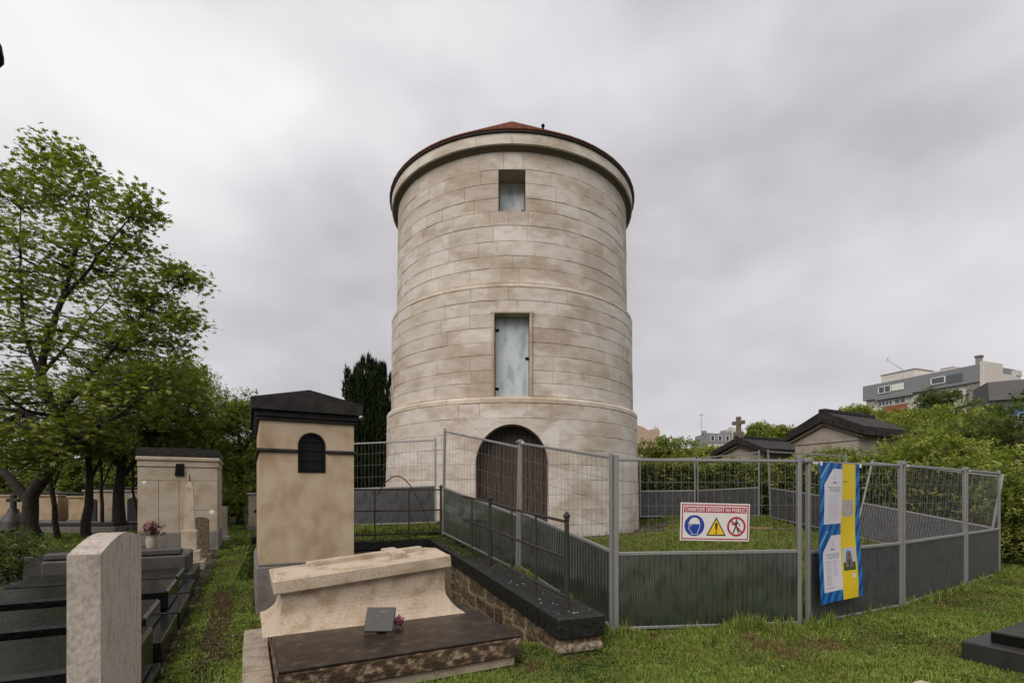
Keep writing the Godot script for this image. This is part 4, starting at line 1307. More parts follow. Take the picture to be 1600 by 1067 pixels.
func make_tall_mausoleum() -> void:
	var W := 1.21
	var D := 2.2
	var T := thing("tall_mausoleum", "tall narrow tan mausoleum with black pediment and arched niche", "mausoleum", G(0.79, 2.3), ROW)
	var mb := MB.new()
	mb.cbox(Vector3(W / 2, 0.31, -D / 2), Vector3(W + 0.09, 0.62, D + 0.09), 0.012)
	part(T, "plinth", mb, M.plinth_grey)
	mb = MB.new()
	mb.cbox(Vector3(W / 2, 0.64, -D / 2), Vector3(W + 0.05, 0.04, D + 0.05), 0.012)
	part(T, "plinth_cap", mb, M.plinth_grey)
	# body behind the front wall, then the front wall in two leaves round the niche
	mb = MB.new()
	mb.cbox(Vector3(W / 2, (0.66 + 2.57) / 2, -D / 2 - 0.045), Vector3(W, 2.57 - 0.66, D - 0.09), 0.004)
	part(T, "wall", mb, M.tan_render)
	var cx := 0.645
	var hw := 0.155
	var arc_l := PackedVector2Array()
	var arc_r := PackedVector2Array()
	for i in 9:
		var a := PI / 2 * i / 8.0
		arc_r.append(Vector2(cx + hw * sin(a), 2.255 + hw * cos(a)))
		arc_l.append(Vector2(cx - hw * sin(a), 2.255 + hw * cos(a)))
	var right := PackedVector2Array([Vector2(cx, 0.66), Vector2(W, 0.66), Vector2(W, 2.57), Vector2(cx, 2.57)])
	right.append_array(arc_r)
	right.append_array([Vector2(cx + hw, 1.90), Vector2(cx, 1.90)])
	var left := PackedVector2Array([Vector2(cx, 0.66), Vector2(0, 0.66), Vector2(0, 2.57), Vector2(cx, 2.57)])
	left.append_array(arc_l)
	left.append_array([Vector2(cx - hw, 1.90), Vector2(cx, 1.90)])
	mb = MB.new()
	mb.extrude(right, 0.088); mb.extrude(left, 0.088)
	part(T, "front_wall", mb, M.tan_render)
	# niche
	var N := Node3D.new()
	N.name = "arched_niche"; T.add_child(N); N.position = Vector3(cx, 1.90, 0)
	mb = MB.new()
	var op := []
	var ip := []
	for q in [Vector2(hw + 0.022, -0.02), Vector2(hw + 0.022, 0.355)]: op.append(q)
	for i in range(1, 12):
		var a := PI * i / 12.0
		op.append(Vector2((hw + 0.022) * cos(a), 0.355 + (hw + 0.022) * sin(a)))
	op.append(Vector2(-hw - 0.022, 0.355)); op.append(Vector2(-hw - 0.022, -0.02))
	for q in op: ip.append(Vector2(q.x * (hw - 0.006) / (hw + 0.022), maxf(q.y, 0.006) if q.y < 0.356 else 0.355 + (q.y - 0.355) * (hw - 0.006) / (hw + 0.022)))
	for i in op.size():
		var j := (i + 1) % op.size()
		mb.quad(Vector3(op[i].x, op[i].y, 0.012), Vector3(op[j].x, op[j].y, 0.012), Vector3(ip[j].x, ip[j].y, 0.012), Vector3(ip[i].x, ip[i].y, 0.012))
		mb.quad(Vector3(op[j].x, op[j].y, 0.012), Vector3(op[i].x, op[i].y, 0.012), Vector3(op[i].x, op[i].y, 0.0), Vector3(op[j].x, op[j].y, 0.0))
		mb.quad(Vector3(ip[i].x, ip[i].y, 0.012), Vector3(ip[j].x, ip[j].y, 0.012), Vector3(ip[j].x, ip[j].y, -0.07), Vector3(ip[i].x, ip[i].y, -0.07))
	part(N, "frame", mb, M.black_metal)
	var pn := PackedVector2Array()
	for q in ip: pn.append(q)
	mb = MB.new()
	mb.extrude(pn, 0.006, Transform3D(Basis.IDENTITY, Vector3(0, 0, -0.05)))
	part(N, "pane", mb, M.niche_glass)
	for y in [0.14, 0.28, 0.40]:
		mb = MB.new()
		mb.box(Vector3(0, y, -0.043), Vector3(0.27, 0.008, 0.008))
		part(N, "lead_bar", mb, M.black_metal)
	# string course, entablature, pediment roof
	mb = MB.new()
	mb.cbox(Vector3((cx - hw - 0.025) / 2 - 0.02, 2.17, 0.012), Vector3(cx - hw - 0.025 + 0.04, 0.045, 0.05), 0.01)
	mb.cbox(Vector3((cx + hw + 0.025 + W + 0.04) / 2, 2.17, 0.012), Vector3(W + 0.04 - cx - hw - 0.025, 0.045, 0.05), 0.01)
	mb.cbox(Vector3(-0.012, 2.17, -D / 2 - 0.02), Vector3(0.05, 0.045, D), 0.01)
	mb.cbox(Vector3(W + 0.012, 2.17, -D / 2 - 0.02), Vector3(0.05, 0.045, D), 0.01)
	part(T, "string_course", mb, M.roof_stone)
	mb = MB.new()
	mb.cbox(Vector3(W / 2, 2.585, -D / 2), Vector3(W + 0.07, 0.035, D + 0.07), 0.008)
	mb.cbox(Vector3(W / 2, 2.655, -D / 2), Vector3(W + 0.11, 0.10, D + 0.11), 0.02)
	part(T, "entablature", mb, M.black_stone)
	mb = MB.new()
	mb.extrude(PackedVector2Array([Vector2(-0.10, 2.70), Vector2(W + 0.10, 2.70), Vector2(W + 0.11, 2.85), Vector2(W / 2, 3.0), Vector2(-0.11, 2.85)]), D + 0.22, Transform3D(Basis.IDENTITY, Vector3(0, 0, 0.11)))
	part(T, "pediment_roof", mb, M.black_stone)
	mb = MB.new()
	mb.tube([Vector3(W + 0.07, 2.70, 0.07), Vector3(W + 0.09, 2.66, 0.10)], [0.03, 0.035], 8)
	part(T, "gutter_spout", mb, M.galvanised)

func make_block_mausoleum() -> void:
	var W := 1.80
	var D := 2.0
	var T := thing("block_mausoleum", "squat pale mausoleum of large stone panels with flat dark roof", "mausoleum", G(-1.88, 11.1), ROW)
	var mb := MB.new()
	mb.cbox(Vector3(W / 2, 0.26, -D / 2), Vector3(W + 0.06, 0.52, D + 0.06), 0.015)
	part(T, "plinth", mb, M.plinth_grey)
	mb = MB.new()
	mb.box(Vector3(W / 2, 1.55, -D / 2), Vector3(W - 0.03, 2.08, D - 0.03))
	part(T, "mortar_core", mb, M.old_mortar)
	for q in [[0.0, 0.44, 0.52, 1.93], [0.44, 0.90, 0.52, 1.93], [0.90, 1.22, 0.52, 1.93], [1.22, 1.80, 0.52, 1.12], [1.22, 1.80, 1.12, 1.93], [0.0, 1.80, 1.93, 2.28]]:
		mb = MB.new()
		mb.cbox(Vector3((q[0] + q[1]) / 2, (q[2] + q[3]) / 2, -0.02), Vector3(q[1] - q[0] - 0.008, q[3] - q[2] - 0.008, 0.05), 0.006)
		part(T, "stone_panel", mb, M.grey_render)
	for q in [[0.52, 1.4], [1.4, 2.28]]:
		for sx in [0.0, W]:
			mb = MB.new()
			mb.cbox(Vector3(sx, (q[0] + q[1]) / 2, -D / 2 - 0.025), Vector3(0.05, q[1] - q[0] - 0.008, D - 0.06), 0.006)
			part(T, "stone_panel", mb, M.grey_render)
	mb = MB.new()
	mb.cbox(Vector3(W / 2, 2.37, -D / 2), Vector3(W + 0.05, 0.16, D + 0.05), 0.02)
	part(T, "frieze", mb, M.grey_render)
	mb = MB.new()
	mb.cbox(Vector3(W / 2, 2.51, -D / 2), Vector3(W + 0.12, 0.12, D + 0.12), 0.03)
	part(T, "cornice", mb, M.grey_render)
	mb = MB.new()
	mb.cbox(Vector3(W / 2, 2.66, -D / 2), Vector3(W + 0.1, 0.18, D + 0.1), 0.02)
	mb.cbox(Vector3(W / 2, 2.775, -D / 2), Vector3(W + 0.04, 0.05, D + 0.04), 0.015)
	part(T, "flat_roof", mb, M.black_stone)
	mb = MB.new()
	mb.extrude(PackedVector2Array([Vector2(0.80, 2.06), Vector2(1.02, 2.06), Vector2(1.01, 2.39), Vector2(0.83, 2.39)]), 0.03, Transform3D(Basis.IDENTITY, Vector3(0, 0, 0.055)))
	part(T, "dark_niche_plate", mb, M.black_metal)  # small niche window, its dark opening drawn as a black plate on the wall
	for q in [[0.13, 1.87, 0.05], [1.66, 1.06, 0.07]]:
		mb = MB.new()
		mb.lathe([Vector2(q[2], 0.0), Vector2(q[2] * 0.8, 0.006), Vector2(0, 0.008)], 9)
		var pt := part(T, "plaster_patch", mb, M.sign_white)
		pt.position = Vector3(q[0], q[1], 0.004); pt.rotation.x = PI / 2

func slab_tomb(nm: String, label: String, a0: float, a1: float, b0: float, b1: float, h: float, m: Material, o := {}) -> Node3D:
	var T := thing(nm, label, "grave", G(a0, b0), ROW, "graves left of the path")
	var W := a1 - a0
	var D := b1 - b0
	var ph: float = o.get("ph", 0.2)
	var mb := MB.new()
	mb.cbox(Vector3(W / 2, ph / 2, -D / 2), Vector3(W, ph, D), 0.012)
	part(T, "plinth", mb, o.get("pm", m))
	mb = MB.new()
	var ins: float = o.get("ins", 0.12)
	mb.cbox(Vector3(W / 2, (ph + h) / 2, -D / 2), Vector3(W - 2 * ins, h - ph, D - 2 * ins), 0.025)
	part(T, "ledger_slab", mb, m)
	return T

func make_graves() -> void:
	# the near stele with the bowed top
	var S := thing("headstone", "tall weathered pale headstone with bowed top in the near left", "headstone", Vector3(-1.65, 0, -2.0), ROW + PI / 2)
	var poly := PackedVector2Array([Vector2(0, 0), Vector2(0.87, 0), Vector2(0.87, 1.355)])
	for i in range(1, 12):
		var f := i / 12.0
		poly.append(Vector2(0.87 * (1.0 - f), 1.355 + 0.055 * sin(PI * f)))
	poly.append(Vector2(0, 1.355))
	var mb := MB.new()
	mb.extrude(poly, 0.105)
	part(S, "slab", mb, M.stele_stone)
	mb = MB.new()
	mb.cbox(Vector3(0.435, 0.11, -0.05), Vector3(1.0, 0.22, 0.24), 0.012)
	part(S, "foot_block", mb, M.stele_stone)

	slab_tomb("granite_grave", "nearest black granite slab grave left of the path", -2.3, -0.02, -0.95, 0.2, 0.46, M.black_granite, {"ph": 0.12, "ins": 0.05})
	slab_tomb("granite_grave", "stepped black granite grave, second from the near headstone", -2.4, -0.05, 0.45, 1.65, 0.45, M.black_granite, {"ph": 0.24, "ins": 0.14})
	slab_tomb("granite_grave", "stepped black granite grave, third from the near headstone", -2.35, -0.05, 1.85, 3.05, 0.46, M.black_granite, {"ph": 0.22, "ins": 0.13})
	slab_tomb("granite_grave", "low black granite grave just before the grey tomb with flowers", -2.2, -0.1, 3.3, 4.5, 0.42, M.black_granite, {"ph": 0.2, "ins": 0.13})
	var T := slab_tomb("grey_granite_grave", "grey granite grave with a stone vase of flowers on it", -2.2, -0.15, 4.75, 6.1, 0.56, M.grey_granite, {"ph": 0.26, "ins": 0.1, "pm": M.dark_granite})
	mb = MB.new()
	mb.cbox(Vector3(1.0, 0.62, -0.25), Vector3(1.75, 0.10, 0.26), 0.02)
	part(T, "head_block", mb, M.grey_granite)
	# vase with red flowers
	var vp := G(-0.78, 5.2, 0.67)
	var V := thing("flower_vase", "pale stone vase filled with red and pink flowers", "vase", vp)
	mb = MB.new()
	mb.lathe([Vector2(0.0, 0.0), Vector2(0.075, 0.0), Vector2(0.08, 0.02), Vector2(0.085, 0.12), Vector2(0.07, 0.2), Vector2(0.078, 0.22), Vector2(0.06, 0.215)], 14)
	part(V, "vase_body", mb, M.pale_block)
	R.seed = 66
	flower_heads(V, 70, Vector3(0, 0.31, 0), Vector3(0.18, 0.12, 0.16), [Color(0.24, 0.012, 0.03), Color(0.15, 0.01, 0.025), Color(0.20, 0.06, 0.08), Color(0.06, 0.05, 0.03)], 0.034)
	# a little clutter on the next grave
	var K := slab_tomb("dark_grave", "dark grave with small keepsakes between the vase and the white obelisk", -2.0, -0.35, 6.2, 7.0, 0.4, M.dark_granite, {"ph": 0.2, "ins": 0.08})
	mb = MB.new()
	mb.cbox(Vector3(0.9, 0.50, -0.4), Vector3(0.22, 0.22, 0.05), 0.01, Basis(Vector3.RIGHT, -0.4))
	part(K, "keepsake_plaque", mb, M.dark_granite)
	mb = MB.new()
	mb.lathe([Vector2(0.0, 0.4), Vector2(0.05, 0.4), Vector2(0.07, 0.45), Vector2(0.05, 0.51), Vector2(0.0, 0.53)], 10, Vector3(1.15, 0, -0.35))
	part(K, "keepsake_bowl", mb, M.sign_white)
	# white obelisk on steps
	var O := thing("obelisk", "slim white stone obelisk on a stepped base by the path", "monument", G(-0.42, 7.35), ROW, "")
	for q in [["step", 0.56, 0.18, 0.0, M.limestone], ["step", 0.40, 0.22, 0.18, M.limestone], ["pedestal", 0.27, 0.42, 0.40, M.limestone]]:
		mb = MB.new()
		mb.cbox(Vector3(0, q[3] + q[2] / 2, 0), Vector3(q[1], q[2] - 0.003, q[1]), 0.01)
		part(O, q[0], mb, q[4])
	mb = MB.new()
	var p := []
	for q in [[0.10, 0.82], [0.065, 1.72]]:
		for k in [[-1, 1], [1, 1], [1, -1], [-1, -1]]: p.append(Vector3(k[0] * q[0], q[1], k[1] * q[0]))
	mb.hull8(p)
	for k in 4: mb.tri(p[4 + k], p[4 + (k + 1) % 4], Vector3(0, 1.86, 0))
	part(O, "shaft", mb, M.limestone)
	mb = MB.new()
	mb.tube([Vector3(0, 1.84, 0), Vector3(0, 2.0, 0)], [0.016, 0.006], 6)
	part(O, "spike", mb, M.old_iron)
	# brown stele and further markers
	var st := func(nm: String, label: String, at: Vector3, w: float, h: float, dp: float, m: Material, round_top: bool) -> void:
		var s := thing(nm, label, "headstone", at, ROW, "")
		var q := MB.new()
		var pl := PackedVector2Array([Vector2(-w / 2, 0.12), Vector2(w / 2, 0.12), Vector2(w / 2, h)])
		if round_top:
			for i in range(1, 8): pl.append(Vector2(w / 2 * cos(PI * i / 8), h + w * 0.28 * sin(PI * i / 8)))
		pl.append(Vector2(-w / 2, h))
		q.extrude(pl, dp)
		part(s, "slab", q, m)
		q = MB.new()
		q.cbox(Vector3(0, 0.07, -dp / 2), Vector3(w + 0.16, 0.14, dp + 0.16), 0.012)
		part(s, "foot_block", q, m)
	st.call("brown_stele", "weathered brown capped stele right of the white obelisk", G(-0.35, 9.0), 0.34, 0.92, 0.3, M.rubble_grey, true)
	st.call("pale_stele", "narrow white stele just beyond the squat mausoleum", G(-0.15, 14.2), 0.42, 1.15, 0.12, M.pale_block, false)
	st.call("grey_stele", "grey stele behind the narrow white one by the path", G(-0.5, 15.6), 0.55, 1.5, 0.16, M.plinth_grey, true)
	slab_tomb("dark_grave", "dark low grave at the foot of the narrow white stele", -1.9, -0.3, 14.4, 15.3, 0.35, M.dark_granite)
	# right of the path, beyond the tall mausoleum
	var Bk := thing("black_monument", "black granite monument beyond the tall tan mausoleum", "monument", G(0.75, 10.4), ROW)
	mb = MB.new()
	mb.cbox(Vector3(0.6, 0.2, -0.5), Vector3(1.2, 0.4, 1.0), 0.02)
	part(Bk, "base", mb, M.black_granite)
	mb = MB.new()
	mb.cbox(Vector3(0.6, 0.72, -0.55), Vector3(0.9, 0.62, 0.3), 0.02)
	part(Bk, "slab", mb, M.black_granite)
	mb = MB.new()
	mb.cbox(Vector3(0.6, 1.07, -0.55), Vector3(1.05, 0.09, 0.4), 0.02)
	part(Bk, "cap", mb, M.black_granite)
	small_chapel("small pale chapel at the far end of the path's right side", G(0.7, 18.5), ROW, 1.4, 1.72, M.grey_render, "chapels in the distance")
	# near right
	var N := thing("stepped_granite_grave", "black stepped granite grave at the right edge of the lawn", "grave", Vector3(4.46, 0, -4.7), ROW)
	mb = MB.new()
	mb.cbox(Vector3(1.0, 0.10, 0.55), Vector3(2.3, 0.20, 1.35), 0.014)
	part(N, "plinth", mb, M.dark_granite)
	mb = MB.new()
	mb.cbox(Vector3(1.02, 0.25, 0.58), Vector3(2.0, 0.105, 1.1), 0.012)
	part(N, "ledger_slab", mb, M.black_granite)
	var Q := thing("pale_kerb_stone", "corner of a pale stone grave at the bottom edge", "grave", G(4.8, -3.35), ROW)
	mb = MB.new()
	mb.cbox(Vector3(-0.6, 0.15, 0.4), Vector3(1.2, 0.30, 0.8), 0.02)
	part(Q, "block", mb, M.limestone)
	mb = MB.new()
	mb.cbox(Vector3(-0.6, 0.03, 0.4), Vector3(1.32, 0.06, 0.92), 0.01)
	part(Q, "plinth", mb, M.limestone)

func small_chapel(label: String, at: Vector3, turn: float, w: float, h: float, m: Material, group := "", d := 1.6) -> Node3D:
	var T := thing("small_chapel", label, "tomb chapel", at, turn, group)
	var mb := MB.new()
	mb.cbox(Vector3(w / 2, 0.12, -d / 2), Vector3(w + 0.12, 0.24, d + 0.12), 0.02)
	part(T, "plinth", mb, M.plinth_grey)
	mb = MB.new()
	mb.cbox(Vector3(w / 2, (0.24 + h - 0.2) / 2, -d / 2), Vector3(w, h - 0.44, d), 0.01)
	part(T, "wall", mb, m)
	mb = MB.new()
	mb.cbox(Vector3(w / 2, h - 0.16, -d / 2), Vector3(w + 0.14, 0.09, d + 0.14), 0.02)
	part(T, "cornice", mb, m)
	mb = MB.new()
	mb.extrude(PackedVector2Array([Vector2(-0.06, h - 0.11), Vector2(w + 0.06, h - 0.11), Vector2(w + 0.06, h - 0.04), Vector2(w / 2, h + 0.05), Vector2(-0.06, h - 0.04)]), d + 0.12, Transform3D(Basis.IDENTITY, Vector3(0, 0, 0.06)))
	part(T, "roof", mb, M.roof_stone)
	return T

func gabled_mausoleum(label: String, at: Vector3, w: float, d: float, he: float, hp: float, rt: float, cross: bool) -> void:
	var T := thing("gabled_mausoleum", label, "mausoleum", at, ROW - PI / 2)
	var mb := MB.new()
	mb.extrude(PackedVector2Array([Vector2(0, 0), Vector2(w, 0), Vector2(w, he), Vector2(w / 2, hp), Vector2(0, he)]), d)
	part(T, "wall", mb, M.pale_block)
	mb = MB.new()
	mb.cbox(Vector3(w / 2, he - 0.28, 0.01), Vector3(w + 0.06, 0.05, 0.06), 0.01)
	part(T, "string_course", mb, M.pale_block)
	for sg in [-1.0, 1.0]:
		mb = MB.new()
		var sl: float = (hp - he) / (w / 2)
		var ov := 0.32
		var a := Vector2(w / 2, hp + 0.02)
		var b := Vector2(w / 2 + sg * (w / 2 + ov), he - sl * ov + 0.02)
		var poly := PackedVector2Array([a, b, b + Vector2(0, rt * 0.75), a + Vector2(0, rt)])
		mb.extrude(poly, d + 0.5, Transform3D(Basis.IDENTITY, Vector3(0, 0, 0.25)))
		part(T, "roof_slope", mb, M.roof_stone)
		mb = MB.new()
		mb.extrude(PackedVector2Array([a - Vector2(0, 0.14), b - Vector2(sg * 0.12, 0.10), b - Vector2(sg * 0.12, 0.0), a]), 0.2, Transform3D(Basis.IDENTITY, Vector3(0, 0, 0.13)))
		part(T, "raking_cornice", mb, M.cornice_dark)
	mb = MB.new()
	mb.cbox(Vector3(w / 2, hp + rt + 0.03, -d / 2), Vector3(0.3, 0.16, d + 0.5), 0.03)
	part(T, "ridge_stone", mb, M.roof_stone)
	if cross:
		var C := Node3D.new()
		C.name = "stone_cross"; T.add_child(C); C.position = Vector3(w / 2, hp + rt, 0.1)
		mb = MB.new()
		mb.cbox(Vector3(0, 0.12, 0), Vector3(0.42, 0.34, 0.3), 0.03)
		part(C, "cross_base", mb, M.cornice_dark)
		mb = MB.new()
		mb.cbox(Vector3(0, 0.62, 0), Vector3(0.2, 0.78, 0.16), 0.02)
		part(C, "cross_shaft", mb, M.cornice_dark)
		mb = MB.new()
		mb.cbox(Vector3(0, 0.72, 0), Vector3(0.66, 0.17, 0.15), 0.02)
		part(C, "cross_arm", mb, M.cornice_dark)

func make_distance() -> void:
	gabled_mausoleum("big gabled mausoleum with heavy black roof above the hedge", Vector3(13.9 - 0.469 * 2.62, 0, -20.0 - 0.883 * 2.62), 2.62, 3.4, 4.02, 4.58, 0.45, false)
	gabled_mausoleum("smaller gabled mausoleum topped by a stone cross", Vector3(11.56 - 0.469 * 2.4, 0, -23.0 - 0.883 * 2.4), 2.4, 3.2, 3.5, 3.95, 0.3, true)
	gabled_mausoleum("dark mausoleum roof half buried in the shrubs at right", Vector3(16.6, 0, -20.5), 1.9, 2.2, 2.75, 3.1, 0.28, false)
	# pale chapels and walls seen under the trees on the left
	small_chapel("ochre low chapel left of the big maple trunk", Vector3(-26.3, 0, -25.0), 0.12, 3.2, 1.62, M.warm_wall, "chapels in the distance", 2.2)
	small_chapel("cream low chapel right behind the big maple trunk", Vector3(-22.6, 0, -25.4), 0.12, 2.1, 1.55, M.warm_wall, "chapels in the distance", 2.2)
	small_chapel("pale grey chapel with a raised centre between two thin trunks", Vector3(-20.6, 0, -24.0), 0.12, 2.6, 1.85, M.grey_render, "chapels in the distance", 2.2)
	small_chapel("pale chapel just left of the squat panelled mausoleum", Vector3(-17.6, 0, -24.6), 0.12, 2.4, 1.6, M.grey_render, "chapels in the distance", 2.2)
	var C := thing("stone_cross", "dark stone cross on a mound of stone at the far left", "cross", Vector3(-20.4, 0.0, -20.4))
	var mb := MB.new()
	mb.lathe([Vector2(0.55, 0.0), Vector2(0.45, 0.45), Vector2(0.2, 0.8), Vector2(0.16, 0.95), Vector2(0.0, 0.96)], 10)
	part(C, "base", mb, M.dark_granite)
	mb = MB.new()
	mb.cbox(Vector3(0, 1.22, 0), Vector3(0.17, 0.62, 0.16), 0.02)
	part(C, "cross_shaft", mb, M.dark_granite)
	mb = MB.new()
	mb.cbox(Vector3(0, 1.3, 0), Vector3(0.5, 0.15, 0.15), 0.02)
	part(C, "cross_arm", mb, M.dark_granite)
	for q in [["long dark kerbed grave under the big maple", -17.5, 20.0, 3.4, 0.42], ["low pale grave behind the thin trunks", -15.6, 21.5, 2.6, 0.35], ["low dark grave left of the maple trunk", -18.6, 17.2, 2.0, 0.3]]:
		var T := thing("far_grave", q[0], "grave", Vector3(q[1] - q[3] / 2, 0, -q[2]), 0.1, "graves under the trees")
		mb = MB.new()
		mb.cbox(Vector3(q[3] / 2, q[4] * 0.3, 0), Vector3(q[3], q[4] * 0.6, 1.1), 0.02)
		part(T, "plinth", mb, M.plinth_grey)
		mb = MB.new()
		mb.cbox(Vector3(q[3] / 2, q[4] * 0.8, 0), Vector3(q[3] - 0.2, q[4] * 0.42, 0.9), 0.02)
		part(T, "ledger_slab", mb, M.dark_granite)
	for q in [["dark upright stele between the maple and the nearest thin trunk", -19.6, 23.2, 0.4, 1.35], ["grey upright stele right of the thin leaning trunk", -17.5, 23.0, 0.45, 1.4], ["dark narrow stele left of the second big trunk", -16.0, 22.4, 0.3, 1.25]]:
		var T := thing("far_stele", q[0], "headstone", Vector3(q[1], 0, -q[2]), 0.2, "steles under the trees")
		mb = MB.new()
		mb.cbox(Vector3(0, 0.12, 0), Vector3(q[3] + 0.2, 0.24, 0.4), 0.02)
		part(T, "foot_block", mb, M.plinth_grey)
		mb = MB.new()
		mb.extrude(PackedVector2Array([Vector2(-q[3] / 2, 0.24), Vector2(q[3] / 2, 0.24), Vector2(q[3] / 2, q[4] - 0.1), Vector2(0, q[4]), Vector2(-q[3] / 2, q[4] - 0.1)]), 0.14)
		part(T, "slab", mb, M.dark_granite)
	var sg := thing("grey_slab_marker", "small grey upright slab behind the near headstone", "headstone", G(-2.55, 6.6), ROW)
	mb = MB.new()
	mb.cbox(Vector3(0, 0.24, 0), Vector3(0.5, 0.48, 0.08), 0.01)
	part(sg, "slab", mb, M.grey_granite)
	mb = MB.new()
	mb.cbox(Vector3(0, 0.04, 0.1), Vector3(0.7, 0.08, 0.4), 0.01)
	part(sg, "foot_block", mb, M.dark_granite)
	# lamp at the very edge of the view
	var Lm := thing("lamp_post", "dark pointed edge of a lamp hood at the upper left edge", "lamp", Vector3(-6.66, 0.16, -6.0))
	mb = MB.new()
	mb.tube([Vector3(0, 0, 0), Vector3(0, 0.8, 0), Vector3(0, 6.3, 0)], [0.09, 0.06, 0.045], 10)
	part(Lm, "post", mb, M.black_metal)
	mb = MB.new()
	mb.lathe([Vector2(0.1, 6.74), Vector2(0.36, 6.82), Vector2(0.39, 6.86), Vector2(0.37, 7.0), Vector2(0.26, 7.22), Vector2(0.05, 7.35), Vector2(0, 7.38)], 20)
	part(Lm, "hood", mb, M.black_metal)
	mb = MB.new()
	mb.lathe([Vector2(0.05, 6.28), Vector2(0.14, 6.5), Vector2(0.17, 6.78)], 14)
	part(Lm, "lantern", mb, M.whitened_glass)
	# boards and stones left on the grass near the tower
	var Pk := thing("plank_pile", "short orange and grey boards lying on the grass behind the sign", "boards", ground_at(6.35, 13.6))
	for q in [[0.0, 0.03, 0.0, 0.2, 0.9, "plank_grey"], [0.3, 0.09, 0.1, -0.3, 0.7, "plank_orange"], [0.6, 0.03, -0.15, 0.1, 1.0, "plank_grey"]]:
		mb = MB.new()
		mb.cbox(Vector3(q[0], q[1], q[2]), Vector3(q[4], 0.05, 0.16), 0.006, Basis(Vector3.UP, q[3]))
		part(Pk, "board", mb, M[q[5]])


# ---------------------------------------------------------------- plants
func maple_leaf() -> ArrayMesh:
	var mb := MB.new()
	var tip := [[-2.5, 0.62], [-2.05, 0.34], [-1.45, 0.95], [-1.1, 0.45], [-0.72, 0.98], [-0.36, 0.46], [0.0, 1.1], [0.36, 0.46], [0.72, 0.98], [1.1, 0.45], [1.45, 0.95], [2.05, 0.34], [2.5, 0.62]]
	var p := []
	for q in tip: p.append(Vector3(sin(q[0]) * q[1], -0.10 * q[1] * q[1], cos(q[0]) * q[1]))
	for i in p.size() - 1: mb.tri(Vector3(0, 0.06, -0.05), p[i], p[i + 1])
	return mb.mesh()

func ovate(mb: MB, b: Transform3D) -> void:
	var pt := [Vector3(0, 0, 0), Vector3(0.26, 0.05, 0.35), Vector3(0.2, 0.03, 0.75), Vector3(0, -0.08, 1.05), Vector3(-0.2, 0.03, 0.75), Vector3(-0.26, 0.05, 0.35)]
	var q := []
	for p in pt: q.append(b * p)
	var m: Vector3 = b * Vector3(0, -0.03, 0.55)
	mb.tri(q[0], q[1], m); mb.tri(q[1], q[2], m); mb.tri(q[2], q[3], m)
	mb.tri(q[3], q[4], m); mb.tri(q[4], q[5], m); mb.tri(q[5], q[0], m)

func sprig(n: int, sd: int, spread := 1.0) -> ArrayMesh:
	R.seed = sd
	var mb := MB.new()
	for i in n:
		var f := float(i) / n
		var yaw := i * 2.4 + R.randf_range(-0.4, 0.4)
		var b := Basis(Vector3.UP, yaw) * Basis(Vector3.RIGHT, R.randf_range(-0.9, 0.35)) * Basis(Vector3.BACK, R.randf_range(-0.5, 0.5))
		var s := R.randf_range(0.36, 0.55)
		ovate(mb, Transform3D(b.scaled(Vector3.ONE * s), Vector3(R.randf_range(-0.35, 0.35) * spread, (f - 0.5) * 0.7, R.randf_range(-0.35, 0.35) * spread)))
	return mb.mesh()

func upright_sprig(n: int, sd: int) -> ArrayMesh:
	R.seed = sd
	var mb := MB.new()
	for i in n:
		var b := Basis(Vector3.UP, i * 2.4) * Basis(Vector3.RIGHT, R.randf_range(-1.45, -1.0))
		var o := Vector3(R.randf_range(-0.12, 0.12), R.randf_range(-0.3, 0.5), R.randf_range(-0.12, 0.12))
		var p := [Vector3(-0.06, 0, 0), Vector3(0.06, 0, 0), Vector3(0.0, 0.02, 0.62)]
		mb.tri(o + b * p[0], o + b * p[1], o + b * p[2])
	return mb.mesh()

func tuft(n: int, sd: int, lean := 0.5) -> ArrayMesh:
	R.seed = sd
	var mb := MB.new()
	for i in n:
		var a := R.randf() * TAU
		var o := Vector3(R.randf_range(-0.5, 0.5), 0, R.randf_range(-0.5, 0.5))
		var out := Vector3(cos(a), 0, sin(a))
		var side := Vector3(-sin(a), 0, cos(a)) * R.randf_range(0.04, 0.075)
		var h := R.randf_range(0.6, 1.25)
		var l := R.randf_range(0.15, 1.0) * lean
		var m := o + Vector3.UP * h * 0.6 + out * l * 0.35
		var tp := o + Vector3.UP * h * (1.0 - 0.25 * l) + out * l
		mb.quad(o - side, o + side, m + side * 0.8, m - side * 0.8)
		mb.tri(m - side * 0.8, m + side * 0.8, tp)
	return mb.mesh()

func pick(pal: Array) -> Color:
	var c: Color = pal[R.randi() % pal.size()]
	var k := R.randf_range(0.75, 1.3)
	return Color(c.r * k * R.randf_range(0.92, 1.08), c.g * k, c.b * k)

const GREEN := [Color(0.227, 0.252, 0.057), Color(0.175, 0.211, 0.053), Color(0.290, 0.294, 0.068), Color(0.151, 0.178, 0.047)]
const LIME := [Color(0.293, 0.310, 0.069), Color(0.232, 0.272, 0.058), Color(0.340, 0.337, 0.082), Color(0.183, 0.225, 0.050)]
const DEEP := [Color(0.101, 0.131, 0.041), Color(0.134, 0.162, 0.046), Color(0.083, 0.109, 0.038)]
const YEW := [Color(0.014, 0.024, 0.009), Color(0.020, 0.032, 0.011), Color(0.028, 0.040, 0.014)]

